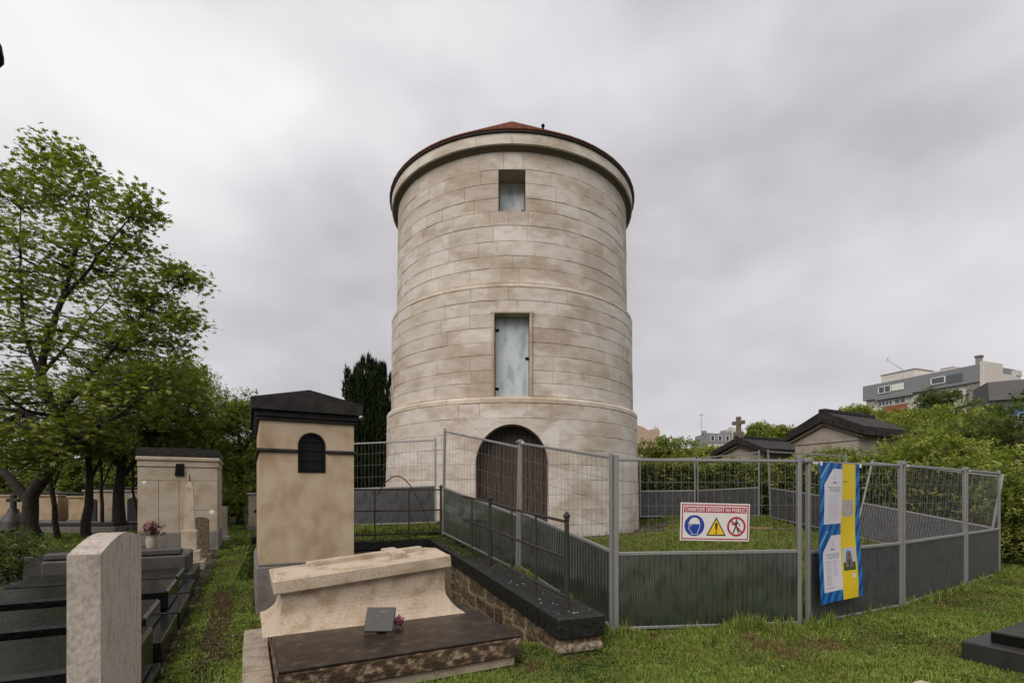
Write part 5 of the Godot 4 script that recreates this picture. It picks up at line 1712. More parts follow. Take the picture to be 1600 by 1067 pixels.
# limbs: [points, radius at foot, radius at tip]; blobs: [centre, half extents, number of twigs]
func tree(nm: String, label: String, group: String, base: Vector3, limbs: Array, blobs: Array, per: int, reach: float, me: Mesh, size: float, pal: Array, sd: int) -> void:
	R.seed = sd
	var T := thing(nm, label, "tree", base, 0.0, group)
	var wood := MB.new()
	var sk := []
	for l in limbs:
		var pts := []
		var rad := []
		var cur := Curve3D.new()
		var src: Array = l[0]
		for i in src.size():
			var tg: Vector3 = (src[mini(i + 1, src.size() - 1)] - src[maxi(i - 1, 0)]) * 0.17
			cur.add_point(src[i] - base, -tg, tg)
		var total := cur.get_baked_length()
		var n := maxi(4, int(total / 0.5))
		for i in n + 1:
			var f := float(i) / n
			var p := cur.sample_baked(total * f)
			if i > 0: p += Vector3(R.randfn(0, 0.02), 0, R.randfn(0, 0.02))
			pts.append(p)
			var r := lerpf(l[1], l[2], pow(f, 0.8))
			if l[1] > 0.2 and i == 0: r *= 1.35
			rad.append(r)
			sk.append([p, r])
		wood.tube(pts, rad, 9 if l[1] > 0.12 else 6)
	var xf := []
	var cs := []
	for b in blobs:
		for k in b[2]:
			var dir := Vector3(R.randfn(), R.randfn(), R.randfn()).normalized()
			var c: Vector3 = b[0] - base + dir * pow(R.randf(), 0.42) * b[1]
			# twig from the nearest wood below
			var best := 1e9
			var bi := 0
			for i in sk.size():
				var dd: Vector3 = c - sk[i][0]
				var cost := dd.length() + maxf(-dd.y, 0.0) * 0.8
				if cost < best:
					best = cost; bi = i
			var s: Vector3 = sk[bi][0]
			if best > 0.15:
				var m := (s + c) / 2 + Vector3(R.randfn(0, 0.1), -0.06 * best, R.randfn(0, 0.1))
				var r: float = minf(sk[bi][1] * 0.6, 0.012 + 0.012 * best)
				wood.tube([s, m, c], [r, r * 0.6, 0.004], 4, false)
			var tone := R.randf_range(0.82, 1.18)
			for i in per:
				var o := Vector3(clampf(R.randfn(0, 0.5), -0.9, 0.9), clampf(R.randfn(0, 0.28), -0.5, 0.5), clampf(R.randfn(0, 0.5), -0.9, 0.9)) * reach
				var bs := Basis(Vector3.UP, R.randf() * TAU) * Basis(Vector3.RIGHT, R.randfn(0.25, 0.45)) * Basis(Vector3.BACK, R.randfn(0, 0.35))
				xf.append(Transform3D(bs.scaled(Vector3.ONE * size * R.randf_range(0.55, 1.3)), c + o))
				var q := pick(pal)
				cs.append(Color(q.r * tone, q.g * tone, q.b * tone))
	part(T, "trunk", wood, M.bark)
	scatter(T, "crown", me, M.leaf, xf, cs)

func hedge(nm: String, label: String, p0: Vector3, p1: Vector3, dep: float, h: float, n: int, me: Mesh, size: float, pal: Array, top_pal: Array, sd: int, group := "") -> void:
	R.seed = sd
	var T := thing(nm, label, "hedge", p0, 0.0, group)
	var fn := FastNoiseLite.new()
	fn.seed = sd; fn.frequency = 0.55
	var x := p1 - p0
	var z := x.cross(Vector3.UP).normalized()
	var xf := []
	var cs := []
	for i in n:
		var u := R.randf()
		var top := h * (1.0 + 0.22 * fn.get_noise_2d(u * x.length(), 3.0))
		var v := R.randf()
		var w := R.randf_range(-1, 1)
		if R.randf() < 0.72: # mostly on the skin of the hedge
			if R.randf() < 0.3: v = 1.0 - 0.1 * R.randf()
			else: w = 1.0 - 0.25 * R.randf()
		var bulge := 1.0 + 0.35 * fn.get_noise_2d(u * x.length() * 1.6 + 40.0, v * h * 1.6)
		var p := x * u + z * w * dep * 0.5 * bulge + Vector3.UP * (v * top + R.randfn(0, 0.05))
		var bs := Basis(Vector3.UP, R.randf() * TAU) * Basis(Vector3.RIGHT, R.randfn(0, 0.6)) * Basis(Vector3.BACK, R.randfn(0, 0.5))
		xf.append(Transform3D(bs.scaled(Vector3.ONE * size * R.randf_range(0.7, 1.4)), p))
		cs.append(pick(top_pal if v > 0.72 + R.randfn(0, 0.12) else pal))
	scatter(T, "foliage", me, M.leaf, xf, cs)
	var wood := MB.new()
	var k := 0.2
	while k < x.length():
		var f := x.normalized() * k
		wood.tube([f, f + Vector3(R.randfn(0, 0.1), h * 0.45, R.randfn(0, 0.1)), f + Vector3(R.randfn(0, 0.2), h * 0.85, R.randfn(0, 0.2))], [0.05, 0.035, 0.012], 5)
		k += R.randf_range(0.5, 0.9)
	part(T, "stem", wood, M.bark)

func make_yew() -> void:
	var base := Vector3(-7.97, -0.55, -28.00)
	base.y = 0.0
	var T := thing("irish_yew", "dark columnar yew with many upright spires behind the tower", "tree", base)
	var me := upright_sprig(9, 3)
	R.seed = 12
	var xf := []
	var cs := []
	var wood := MB.new()
	wood.tube([Vector3(0, 0, 0), Vector3(0, 2.5, 0)], [0.3, 0.22], 8)
	for q in [[547, 578], [553, 574], [559, 566], [565, 570], [571, 561], [578, 567], [583, 559], [588, 563], [596, 570], [602, 568], [609, 572], [616, 580], [556, 590], [574, 585], [592, 588], [606, 596]]:
		var x: float = (q[0] - 580.0) * 0.88 * 28.0 / 780.0
		var top: float = 1.6 + (764.0 - q[1]) * 28.0 / 780.0
		var z := R.randf_range(-0.9, 0.9) * (1.0 if q[1] < 584 else 0.3) + (0.0 if q[1] < 584 else 1.0)
		wood.tube([Vector3(x * 0.1, 1.6, z * 0.1), Vector3(x * 0.8, 3.2, z * 0.8), Vector3(x, top - 0.6, z)], [0.09, 0.06, 0.01], 5)
		for i in 420:
			var f := pow(R.randf(), 0.8)
			var y := lerpf(0.4, top, f)
			var r := 0.30 * (1.0 - pow(f, 5.0)) * (1.0 + 0.25 * sin(y * 5.0 + x * 9.0)) + 0.05
			var a := R.randf() * TAU
			xf.append(Transform3D((Basis(Vector3.UP, R.randf() * TAU) * Basis(Vector3.RIGHT, R.randfn(0, 0.25))).scaled(Vector3.ONE * R.randf_range(0.26, 0.5)), Vector3(x * lerpf(0.85, 1.0, f) + cos(a) * r, y, z + sin(a) * r)))
			cs.append(pick(YEW))
	part(T, "trunk", wood, M.bark)
	scatter(T, "foliage", me, M.needle, xf, cs)

func make_trees() -> void:
	var ml := maple_leaf()
	var sp := sprig(7, 41)
	var sp2 := sprig(9, 42)
	# the big maple
	var d := 16.6
	var b0 := Vector3(-15.96, 0.00, -16.60)
	b0.y = 0.0
	var L := [
		[[b0, Vector3(-16.00, 1.39, -16.60), Vector3(-15.62, 2.13, -16.60), Vector3(-14.89, 2.97, -16.40), Vector3(-14.79, 4.09, -16.20), Vector3(-15.33, 5.34, -16.20), Vector3(-14.46, 7.75, -16.00), Vector3(-14.08, 9.70, -16.20), Vector3(-13.88, 11.27, -16.40)], 0.25, 0.02],
		[[Vector3(-16.00, 1.17, -16.60), Vector3(-16.97, 2.14, -16.80), Vector3(-18.41, 3.14, -17.20), Vector3(-19.63, 5.44, -17.60), Vector3(-20.31, 8.98, -18.00)], 0.16, 0.03],
		[[Vector3(-15.00, 4.72, -16.20), Vector3(-16.12, 6.89, -16.50), Vector3(-16.68, 9.62, -16.90), Vector3(-16.89, 12.18, -17.20)], 0.10, 0.012],
		[[Vector3(-14.46, 7.75, -16.00), Vector3(-13.00, 8.90, -15.60), Vector3(-11.75, 10.19, -15.40), Vector3(-11.16, 10.88, -15.40)], 0.07, 0.01],
		[[Vector3(-14.79, 4.09, -16.20), Vector3(-12.88, 5.73, -15.70), Vector3(-11.30, 7.40, -15.60), Vector3(-10.16, 8.28, -15.60)], 0.10, 0.01],
		[[Vector3(-14.89, 2.97, -16.40), Vector3(-12.40, 4.00, -15.60), Vector3(-10.66, 5.15, -15.40)], 0.10, 0.012],
		[[Vector3(-15.33, 5.34, -16.20), Vector3(-15.34, 7.24, -17.60), Vector3(-14.39, 9.38, -18.40)], 0.07, 0.01],
		[[Vector3(-14.79, 4.09, -16.20), Vector3(-14.23, 4.03, -14.60), Vector3(-14.12, 4.56, -13.60)], 0.09, 0.01]]
	var B := [
		[Vector3(-16.67, 12.17, -17.00), Vector3(1.0, 1.3, 1.2), 26], [Vector3(-15.68, 13.12, -16.80), Vector3(0.5, 0.5, 0.6), 10], [Vector3(-14.38, 12.35, -16.50), Vector3(0.5, 0.5, 0.6), 10], [Vector3(-10.76, 8.60, -15.60), Vector3(0.5, 0.25, 0.5), 8], [Vector3(-14.30, 11.27, -16.40), Vector3(1.3, 1.0, 1.5), 34], [Vector3(-11.90, 10.50, -15.60), Vector3(0.8, 0.6, 0.9), 20],
		[Vector3(-14.33, 9.28, -16.20), Vector3(2.0, 1.1, 2.2), 40], [Vector3(-12.51, 9.19, -16.00), Vector3(1.2, 0.8, 1.4), 26], [Vector3(-16.89, 9.23, -17.00), Vector3(1.6, 1.5, 2.0), 46], [Vector3(-10.30, 8.24, -15.60), Vector3(0.45, 0.22, 0.4), 8], [Vector3(-11.65, 7.78, -15.80), Vector3(1.0, 0.6, 1.2), 26],
		[Vector3(-14.95, 6.79, -16.20), Vector3(2.4, 1.3, 2.4), 48], [Vector3(-12.15, 6.46, -15.80), Vector3(1.5, 0.9, 1.7), 46], [Vector3(-10.47, 6.93, -15.70), Vector3(0.7, 0.5, 0.8), 18], [Vector3(-15.39, 4.64, -15.80), Vector3(2.2, 1.2, 2.4), 42], [Vector3(-12.60, 4.60, -15.60), Vector3(2.2, 1.0, 2.0), 44],
		[Vector3(-11.14, 5.14, -15.80), Vector3(1.3, 0.8, 1.3), 34], [Vector3(-14.41, 3.18, -15.40), Vector3(2.0, 0.9, 2.0), 34], [Vector3(-19.41, 7.62, -17.40), Vector3(2.2, 2.6, 2.6), 50], [Vector3(-19.41, 11.75, -17.60), Vector3(1.6, 1.6, 2.0), 34], [Vector3(-14.58, 3.26, -14.40), Vector3(1.4, 0.7, 1.2), 26]]
	tree("maple_tree", "big sparse-topped maple with forked trunk at the left", "trees left of the path", b0, L, B, 29, 0.58, ml, 0.12, GREEN, 101)
	# the trees behind it
	var b1 := Vector3(-16.14, -0.03, -20.50)
	b1.y = 0.0
	tree("plane_tree", "dense tree with a straight dark trunk left of the squat mausoleum", "trees left of the path", b1,
		[[[b1, Vector3(-16.14, 1.60, -20.50), Vector3(-15.95, 2.91, -20.40), Vector3(-15.82, 5.00, -20.40), Vector3(-15.30, 6.83, -20.40)], 0.26, 0.05], [[Vector3(-16.08, 2.26, -20.50), Vector3(-15.15, 3.02, -20.20), Vector3(-14.36, 3.91, -20.00)], 0.13, 0.02], [[Vector3(-16.08, 2.65, -20.50), Vector3(-16.92, 3.68, -20.30), Vector3(-17.61, 4.71, -20.20)], 0.12, 0.02]],
		[[Vector3(-16.22, 5.52, -20.40), Vector3(2.6, 1.9, 2.4), 90], [Vector3(-14.24, 6.00, -20.20), Vector3(1.7, 1.2, 1.6), 50], [Vector3(-17.18, 3.91, -20.00), Vector3(1.9, 1.0, 1.8), 50], [Vector3(-14.49, 4.16, -20.00), Vector3(1.5, 1.0, 1.6), 44], [Vector3(-13.73, 4.83, -21.00), Vector3(1.2, 1.4, 1.6), 40]], 26, 0.6, sp, 0.26, GREEN, 102)
	var b2 := Vector3(-14.71, -0.09, -24.00)
	b2.y = 0.0
	tree("lime_tree", "bright round-leaved tree rising behind the squat mausoleum", "trees left of the path", b2,
		[[[b2, Vector3(-14.71, 2.52, -24.00), Vector3(-14.89, 5.60, -24.00)], 0.22, 0.04], [[Vector3(-14.77, 3.14, -24.00), Vector3(-13.85, 4.98, -24.00), Vector3(-13.23, 6.22, -24.00)], 0.1, 0.02]],
		[[Vector3(-15.38, 6.52, -24.00), Vector3(1.2, 1.0, 1.6), 34], [Vector3(-16.11, 7.39, -24.40), Vector3(0.9, 0.8, 1.2), 22], [Vector3(-15.69, 4.37, -24.00), Vector3(2.0, 1.6, 2.0), 60], [Vector3(-14.22, 5.23, -23.60), Vector3(1.3, 1.3, 1.6), 50]], 24, 0.6, sp, 0.26, LIME, 103)
	var b3 := Vector3(-13.62, -0.07, -25.00)
	b3.y = 0.0
	tree("lime_tree", "leafy tree at the end of the path, touching the tall mausoleum", "trees left of the path", b3,
		[[[b3, Vector3(-13.62, 2.56, -25.00), Vector3(-13.78, 5.77, -25.00)], 0.2, 0.04], [[Vector3(-13.65, 3.20, -25.00), Vector3(-12.98, 4.81, -25.00), Vector3(-12.76, 5.77, -25.00)], 0.1, 0.02]],
		[[Vector3(-13.94, 5.61, -25.00), Vector3(1.2, 1.2, 1.5), 40], [Vector3(-12.88, 5.13, -25.00), Vector3(1.0, 1.2, 1.4), 34], [Vector3(-13.62, 3.20, -25.00), Vector3(1.7, 1.6, 1.8), 60], [Vector3(-14.10, 0.96, -25.00), Vector3(1.4, 1.1, 1.4), 44], [Vector3(-12.77, 3.23, -25.40), Vector3(1.0, 1.5, 1.2), 30]], 24, 0.58, sp, 0.25, LIME, 104)
	var k := 0
	for q in [[133, 842, 18.2, 0.17, "slim dark tree standing between the maple and the plane tree", 0.16], [90, 848, 17.4, 0.10, "thin leaning sapling right beside the maple trunk", -0.3], [160, 836, 20.0, 0.08, "thin reddish sapling left of the straight trunk", -0.05], [216, 832, 22.0, 0.07, "thin sapling touching the squat mausoleum's left side", -0.3]]:
		var fx: float = (q[0] - 800.0) * q[2] / 780.0
		var b := Vector3(fx, 0, -q[2])
		var tp := b + Vector3(q[5], 3.4, 0)
		tree("slim_tree", q[4], "trees left of the path", b, [[[b, b.lerp(tp, 0.5) + Vector3(q[5] * 0.2, 0, 0), tp], q[3], q[3] * 0.5], [[b.lerp(tp, 0.55), tp + Vector3(0.9, 0.1, 0.2)], q[3] * 0.5, 0.02]],
			[[tp + Vector3(0, 0.3, 0), Vector3(1.3, 0.8, 1.2), 26], [tp + Vector3(0.9, 0.0, 0.2), Vector3(0.9, 0.6, 0.9), 14]], 24, 0.5, sp, 0.23, GREEN, 110 + k)
		k += 1
	# a wood closing the view on the left
	for q in [[-40, 33.0, 5.5, "dense tree mass behind the ochre chapel"], [60, 34.0, 5.0, "dense dark tree behind the cream chapel"], [150, 35.0, 5.8, "tall dense tree behind the plane tree"], [250, 36.0, 6.5, "dense tree behind the squat mausoleum's roof"], [345, 38.0, 6.5, "far tree filling the gap at the end of the path"], [410, 40.0, 5.6, "far tree behind the tall mausoleum"]]:
		var fx: float = (q[0] - 800.0) * q[1] / 780.0
		var b := Vector3(fx, 0, -q[1])
		var h: float = q[2]
		tree("background_tree", q[3], "trees closing the view at left", b, [[[b, b + Vector3(0.1, h * 0.4, 0), b + Vector3(0, h * 0.8, 0)], 0.25, 0.05]],
			[[b + Vector3(0, h * 0.62, 0), Vector3(2.6, h * 0.36, 2.2), 80], [b + Vector3(-1.2, h * 0.3, 0.5), Vector3(1.8, 1.3, 1.5), 34], [b + Vector3(1.4, h * 0.3, 0.5), Vector3(1.8, 1.3, 1.5), 34]], 20, 0.75, sp2, 0.38, GREEN, 120 + k)
		k += 1
	make_yew()
	# hedge behind the site, and shrubs along its right side
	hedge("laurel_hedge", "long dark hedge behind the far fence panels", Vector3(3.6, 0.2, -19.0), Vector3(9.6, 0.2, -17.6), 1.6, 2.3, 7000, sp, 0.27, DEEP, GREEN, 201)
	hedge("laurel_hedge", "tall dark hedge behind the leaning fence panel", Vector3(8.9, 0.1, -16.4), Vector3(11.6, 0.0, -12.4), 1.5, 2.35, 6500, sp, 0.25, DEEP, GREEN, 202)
	for q in [[1300, 738, 17.5, 1.6, 0.8, "feathery shrub in front of the big gabled mausoleum", "G"], [1395, 728, 16.5, 1.5, 0.8, "feathery shrub right of the big gabled mausoleum", "G"], [1455, 715, 14.8, 1.5, 0.8, "bright shrub spilling over the last fence panels", "L"], [1500, 690, 18.5, 2.4, 1.5, "leafy shrub below the dark half buried roof", "G"], [1585, 690, 17.0, 2.0, 1.8, "dark leafy tree at the right edge", "D"], [1575, 800, 11.6, 1.0, 0.9, "low leafy bush outside the end of the fence", "G"], [1560, 760, 12.4, 0.9, 0.9, "taller green bush behind the slanting post", "L"]]:
		var c: Vector3 = Vector3((q[0] - 800.0) * q[2] / 780.0, 1.6 - (q[1] - 770.0) * q[2] / 780.0, -q[2])
		var b := Vector3(c.x, 0, c.z)
		var pal: Array = {"G": GREEN, "L": LIME, "D": DEEP}[q[6]]
		tree("shrub", q[5], "shrubs right of the site", b, [[[b, b.lerp(c, 0.6) + Vector3(0.1, 0, 0), c], 0.08, 0.02]],
			[[c, Vector3(q[3], q[4], q[3] * 0.7), 60], [c - Vector3(0, q[4] * 0.9, 0), Vector3(q[3] * 0.9, q[4] * 0.7, q[3] * 0.7), 40]], 24, 0.42, sp, 0.21, pal, 210 + k)
		k += 1
	for q in [[1045, 708, 36, 3.0, 1.2, "green tree crown just right of the tower", "G"], [1100, 722, 34, 2.4, 0.9, "bright low tree left of the cross", "L"], [1216, 692, 32, 1.2, 0.9, "bright tree between the two gabled mausoleums", "L"], [1186, 682, 33, 0.35, 0.7, "slender bright treetop beside the stone cross", "L"], [1400, 668, 34, 2.2, 1.2, "bright feathery tree below the grey apartment block", "L"], [1470, 636, 48, 2.8, 1.8, "darker tree in front of the grey apartment block", "D"], [1490, 675, 33, 3.6, 1.6, "wide feathery tree in front of the apartment block's foot", "L"], [1575, 690, 34, 3.4, 1.7, "wide lime green tree below the far dark roof", "L"], [1440, 690, 28, 3.0, 1.4, "feathery green tree behind the half buried roof", "G"], [1552, 648, 52, 1.3, 0.9, "thin tree in front of the blue windows", "D"], [1340, 655, 40, 2.0, 0.9, "bright treetop left of the apartment block", "L"]]:
		var c: Vector3 = Vector3((q[0] - 800.0) * q[2] / 780.0, 1.6 - (q[1] - 770.0) * q[2] / 780.0, -q[2])
		var b := Vector3(c.x, 0, c.z)
		var pal: Array = {"G": GREEN, "L": LIME, "D": DEEP}[q[6]]
		tree("garden_tree", q[5], "trees behind the site", b, [[[b, b.lerp(c, 0.6) + Vector3(0.1, 0, 0), c + Vector3(0, q[4] * 0.5, 0)], 0.16, 0.03]],
			[[c, Vector3(q[3], q[4], q[3] * 0.6), 70], [c - Vector3(0, q[4] * 1.1, 0), Vector3(q[3] * 0.9, q[4] * 0.8, q[3] * 0.6), 40]], 22, 0.62, sp2, 0.33, pal, 240 + k)
		k += 1
	# small bush with the iron surround at the left edge
	var bb := G(-3.15, 7.1)
	tree("garden_bush", "dark leafy bush at the left edge of the view", "", bb, [[[bb, bb + Vector3(0, 0.5, 0)], 0.04, 0.02]], [[bb + Vector3(0, 0.45, 0), Vector3(0.7, 0.4, 0.6), 50]], 20, 0.25, sp, 0.14, DEEP, 300)

func grid_of(x: float, d: float) -> Vector2:
	var dx := x + 2.96
	var dd := d - 4.2
	return Vector2(0.8829 * dx + 0.4695 * dd, -0.4695 * dx + 0.8829 * dd)

const BLADE := [Color(0.138, 0.192, 0.034), Color(0.165, 0.213, 0.041), Color(0.111, 0.162, 0.031), Color(0.197, 0.217, 0.054)]
const STRAW := [Color(0.206, 0.162, 0.065), Color(0.171, 0.153, 0.052), Color(0.153, 0.107, 0.052)]

func make_grass() -> void:
	var t1 := tuft(9, 61, 0.7)
	var t2 := tuft(7, 62, 0.9)
	var fn := FastNoiseLite.new()
	fn.seed = 8; fn.frequency = 0.55; fn.fractal_octaves = 3
	R.seed = 400
	var a := [[], []]
	var ca := [[], []]
	var tries := 0
	while tries < 165000:
		tries += 1
		var d := 2.6 + pow(R.randf(), 1.7) * 11.0
		var x := R.randf_range(-1.15, 1.15) * d + 0.6
		if x > 16.0: continue
		var g := grid_of(x, d)
		if Geometry2D.is_point_in_polygon(Vector2(x, d), mound_poly): continue
		if g.x < 0.02: continue
		if g.x > 0.76 and g.x < 2.95 and g.y > -1.12 and g.y < 1.3: continue
		if g.x > 0.70 and g.x < 2.1 and g.y > 2.2 and g.y < 4.6: continue
		if g.x > 0.60 and g.x < 0.84 and g.y > -2.1 and g.y < 0.4: continue
		if d < 11 and x > wall_line(d) - 0.02 and x < wall_line(d) + 0.5 and d > 4.85: continue
		if g.x > 0.76 and g.x < 3.4 and g.y > 1.3 and d > 6.5 and R.randf() < 0.5: continue
		var in_strip := g.x < 0.72 and absf(g.x - 0.34) < 0.15 and g.y < 4.6
		if in_strip and R.randf() < 0.88: continue
		if g.x < 0.1 and R.randf() < 0.6: continue
		var nz := fn.get_noise_2d(x, d)
		var nz2 := fn.get_noise_2d(x * 3.0 + 50.0, d * 3.0)
		if nz2 < -0.28 and R.randf() < 0.7: continue
		var h := R.randf_range(0.024, 0.050) * (1.0 + 0.7 * nz)
		if d < 6.2 and x > 1.0 and x < 3.8 and d > 5.2: h *= 1.3
		var k := R.randi() % 2
		var bs := Basis(Vector3.UP, R.randf() * TAU).scaled(Vector3(R.randf_range(0.05, 0.09), h, R.randf_range(0.05, 0.09)))
		a[k].append(Transform3D(bs, ground_at(x, d)))
		var dry := nz2 * 0.6 - nz * 0.5 + R.randfn(0, 0.18)
		dry += 0.5 * exp(-2.2 * Vector2(x - 2.9, (d - 5.25) * 1.6).length_squared())
		var tone := 1.0 + 0.45 * nz
		var q := pick(STRAW if dry > 0.36 else BLADE)
		ca[k].append(Color(q.r * tone, q.g * tone, q.b * tone))
	for k in 2:
		var o := scatter(self, numbered("lawn_grass"), [t1, t2][k], M.grass_blade, a[k], ca[k])
		o.set_meta("kind", "stuff"); o.set_meta("label", "short green grass of the lawn and the path"); o.set_meta("category", "grass")
	# longer grass on the mound inside the fence
	a = []; ca = []
	for i in 26000:
		var d := R.randf_range(5.8, 17.5)
		var x := R.randf_range(-4.5, 9.5)
		if not Geometry2D.is_point_in_polygon(Vector2(x, d), mound_poly): continue
		if Vector2(x, d - 17.0).length() < 5.1 and R.randf() < 0.93: continue
		if d < 10.8 and x < wall_line(d) + 0.58: continue
		var h := R.randf_range(0.06, 0.16)
		a.append(Transform3D(Basis(Vector3.UP, R.randf() * TAU).scaled(Vector3(R.randf_range(0.08, 0.14), h, R.randf_range(0.08, 0.14))), ground_at(x, d)))
		ca.append(pick(STRAW if R.randf() < 0.2 else BLADE))
	var o := scatter(self, numbered("mound_grass"), t2, M.grass_blade, a, ca)
	o.set_meta("kind", "stuff"); o.set_meta("label", "longer grass inside the fence round the tower"); o.set_meta("category", "grass")
	# grass under the trees
	a = []; ca = []
	for i in 9000:
		var d := R.randf_range(12.5, 24.0)
		var x := R.randf_range(-24.0, -7.5)
		var g := grid_of(x, d)
		if g.x > -5.2 and g.x < -0.0 and g.y < 13.5: continue
		a.append(Transform3D(Basis(Vector3.UP, R.randf() * TAU).scaled(Vector3(0.16, R.randf_range(0.05, 0.1), 0.16)), Vector3(x, 0, -d)))
		ca.append(pick(BLADE))
	o = scatter(self, numbered("shade_grass"), t2, M.grass_blade, a, ca)
	o.set_meta("kind", "stuff"); o.set_meta("label", "grass growing under the trees at left"); o.set_meta("category", "grass")
	# tall weeds along the foot of the green panel and the wall's end
	a = []; ca = []
	var wd := tuft(8, 63, 0.8)
	for i in 420:
		var f := R.randf()
		var p := Vector3(1.05, 0, -5.62).lerp(Vector3(3.7, 0, -5.9), f) + Vector3(R.randfn(0, 0.05), 0, absf(R.randfn(0, 0.11)))
		var clump := clampf(0.35 + 1.3 * fn.get_noise_2d(p.x * 2.6, 9.0), 0.1, 1.0)
		if R.randf() > clump + 0.15: continue
		a.append(Transform3D(Basis(Vector3.UP, R.randf() * TAU).scaled(Vector3(0.10, R.randf_range(0.06, 0.22) * (0.5 + clump), 0.10)), p))
		ca.append(pick(BLADE if R.randf() < 0.88 else STRAW))
	for i in 160:
		var p := Vector3(R.randf_range(5.0, 9.6), 0, 0)
		p.z = -(6.72 + (p.x - 5.0) * 0.67) + absf(R.randfn(0, 0.08))
		a.append(Transform3D(Basis(Vector3.UP, R.randf() * TAU).scaled(Vector3(0.10, R.randf_range(0.06, 0.14), 0.10)), p))
		ca.append(pick(BLADE))
	o = scatter(self, numbered("fence_weeds"), wd, M.grass_blade, a, ca)
	o.set_meta("kind", "stuff"); o.set_meta("label", "tall weeds and grass along the foot of the fence"); o.set_meta("category", "weeds")
	# broad-leaved weeds and clover on the near lawn, moss clumps on the wall coping
	a = []; ca = []
	var bl := sprig(8, 64, 1.2)
	for i in 900:
		var p := Vector3(R.randfn(1.2, 0.8), R.randf_range(0.0, 0.03), -R.randfn(4.45, 0.28))
		if i > 420: p = Vector3(R.randf_range(0.6, 8.0), 0.01, -R.randf_range(3.8, 6.5))
		if grid_of(p.x, -p.z).x < 3.0 or p.z < -5.5 and p.x < 3.6: continue
		a.append(Transform3D(Basis(Vector3.UP, R.randf() * TAU).scaled(Vector3(0.07, 0.04, 0.07) * R.randf_range(0.6, 1.3)), p))
		ca.append(pick([Color(0.055, 0.10, 0.022), Color(0.07, 0.12, 0.025)]))
	for i in 700:
		var d := R.randf_range(8.2, 10.9)
		var w := R.randf_range(0.05, 0.5)
		a.append(Transform3D(Basis(Vector3.UP, R.randf() * TAU).scaled(Vector3(0.07, 0.05, 0.07) * R.randf_range(0.6, 1.4)), Vector3(wall_line(d) + w, cope_y(d) + 0.01, -d - 0.39 * w)))
		ca.append(pick(DEEP))
	for i in 900:
		var t := R.randf_range(0.0, 3.2)
		var w := R.randf_range(-0.25, 0.35)
		a.append(Transform3D(Basis(Vector3.UP, R.randf() * TAU).scaled(Vector3(0.08, 0.07, 0.08) * R.randf_range(0.6, 1.5)), Vector3(-1.58 - 0.883 * t - 0.469 * w, 0.65, -10.85 + 0.469 * t - 0.883 * w)))
		ca.append(pick(GREEN))
	o = scatter(self, numbered("clover_and_moss"), bl, M.leaf, a, ca)
	o.set_meta("kind", "stuff"); o.set_meta("label", "clover and mossy weeds on the lawn and coping"); o.set_meta("category", "weeds")
	# pale petals and crumbs on the grass
	a = []; ca = []
	var me := MB.new()
	me.quad(Vector3(-0.5, 0, 0.4), Vector3(0.5, 0.2, 0.5), Vector3(0.45, 0, -0.5), Vector3(-0.5, 0.25, -0.4))
	for i in 150:
		var p := Vector3(R.randf_range(0.4, 7.0), 0.035, -R.randf_range(3.6, 7.0))
		if i % 2: p = G(R.randf_range(-0.05, 0.72), R.randf_range(-1.5, 8.0), 0.03)
		elif Geometry2D.is_point_in_polygon(Vector2(p.x, -p.z), mound_poly) or grid_of(p.x, -p.z).x < 3.0: continue
		a.append(Transform3D(Basis(Vector3.UP, R.randf() * TAU).scaled(Vector3.ONE * R.randf_range(0.010, 0.028)), p))
		ca.append([Color(0.42, 0.40, 0.36), Color(0.28, 0.22, 0.14), Color(0.12, 0.08, 0.05)][R.randi() % 3])
	o = scatter(self, numbered("fallen_petals"), me.mesh(), M.petal, a, ca)
	o.set_meta("kind", "stuff"); o.set_meta("label", "pale petals and dry crumbs scattered on the grass"); o.set_meta("category", "petals")


# ---------------------------------------------------------------- far buildings
func bpart(par: Node3D, nm: String, x0: float, x1: float, y0: float, y1: float, z0: float, z1: float, m: Material) -> MeshInstance3D:
	var mb := MB.new()
	mb.cbox(Vector3((x0 + x1) / 2, (y0 + y1) / 2, (z0 + z1) / 2), Vector3(x1 - x0, y1 - y0, absf(z1 - z0)), 0.03)
	return part(par, nm, mb, m)

func bwindow(par: Node3D, x0: float, x1: float, y0: float, y1: float, z: float, glass: Material, bars: int) -> void:
	var w := bpart(par, "window", x0, x1, y0, y1, z, z + 0.06, glass)
	for q in [[x0 - 0.08, x0 + 0.06, y0, y1], [x1 - 0.06, x1 + 0.08, y0, y1], [x0 + 0.06, x1 - 0.06, y0 - 0.06, y0 + 0.06], [x0 + 0.06, x1 - 0.06, y1 - 0.06, y1 + 0.06]]:
		bpart(w, "frame", q[0], q[1], q[2], q[3], z + 0.02, z + 0.16, M.white_frame)
	for i in bars:
		var bx := lerpf(x0, x1, float(i + 1) / (bars + 1))
		bpart(w, "glazing_bar", bx - 0.05, bx + 0.05, y0 + 0.06, y1 - 0.06, z + 0.02, z + 0.14, M.white_frame)

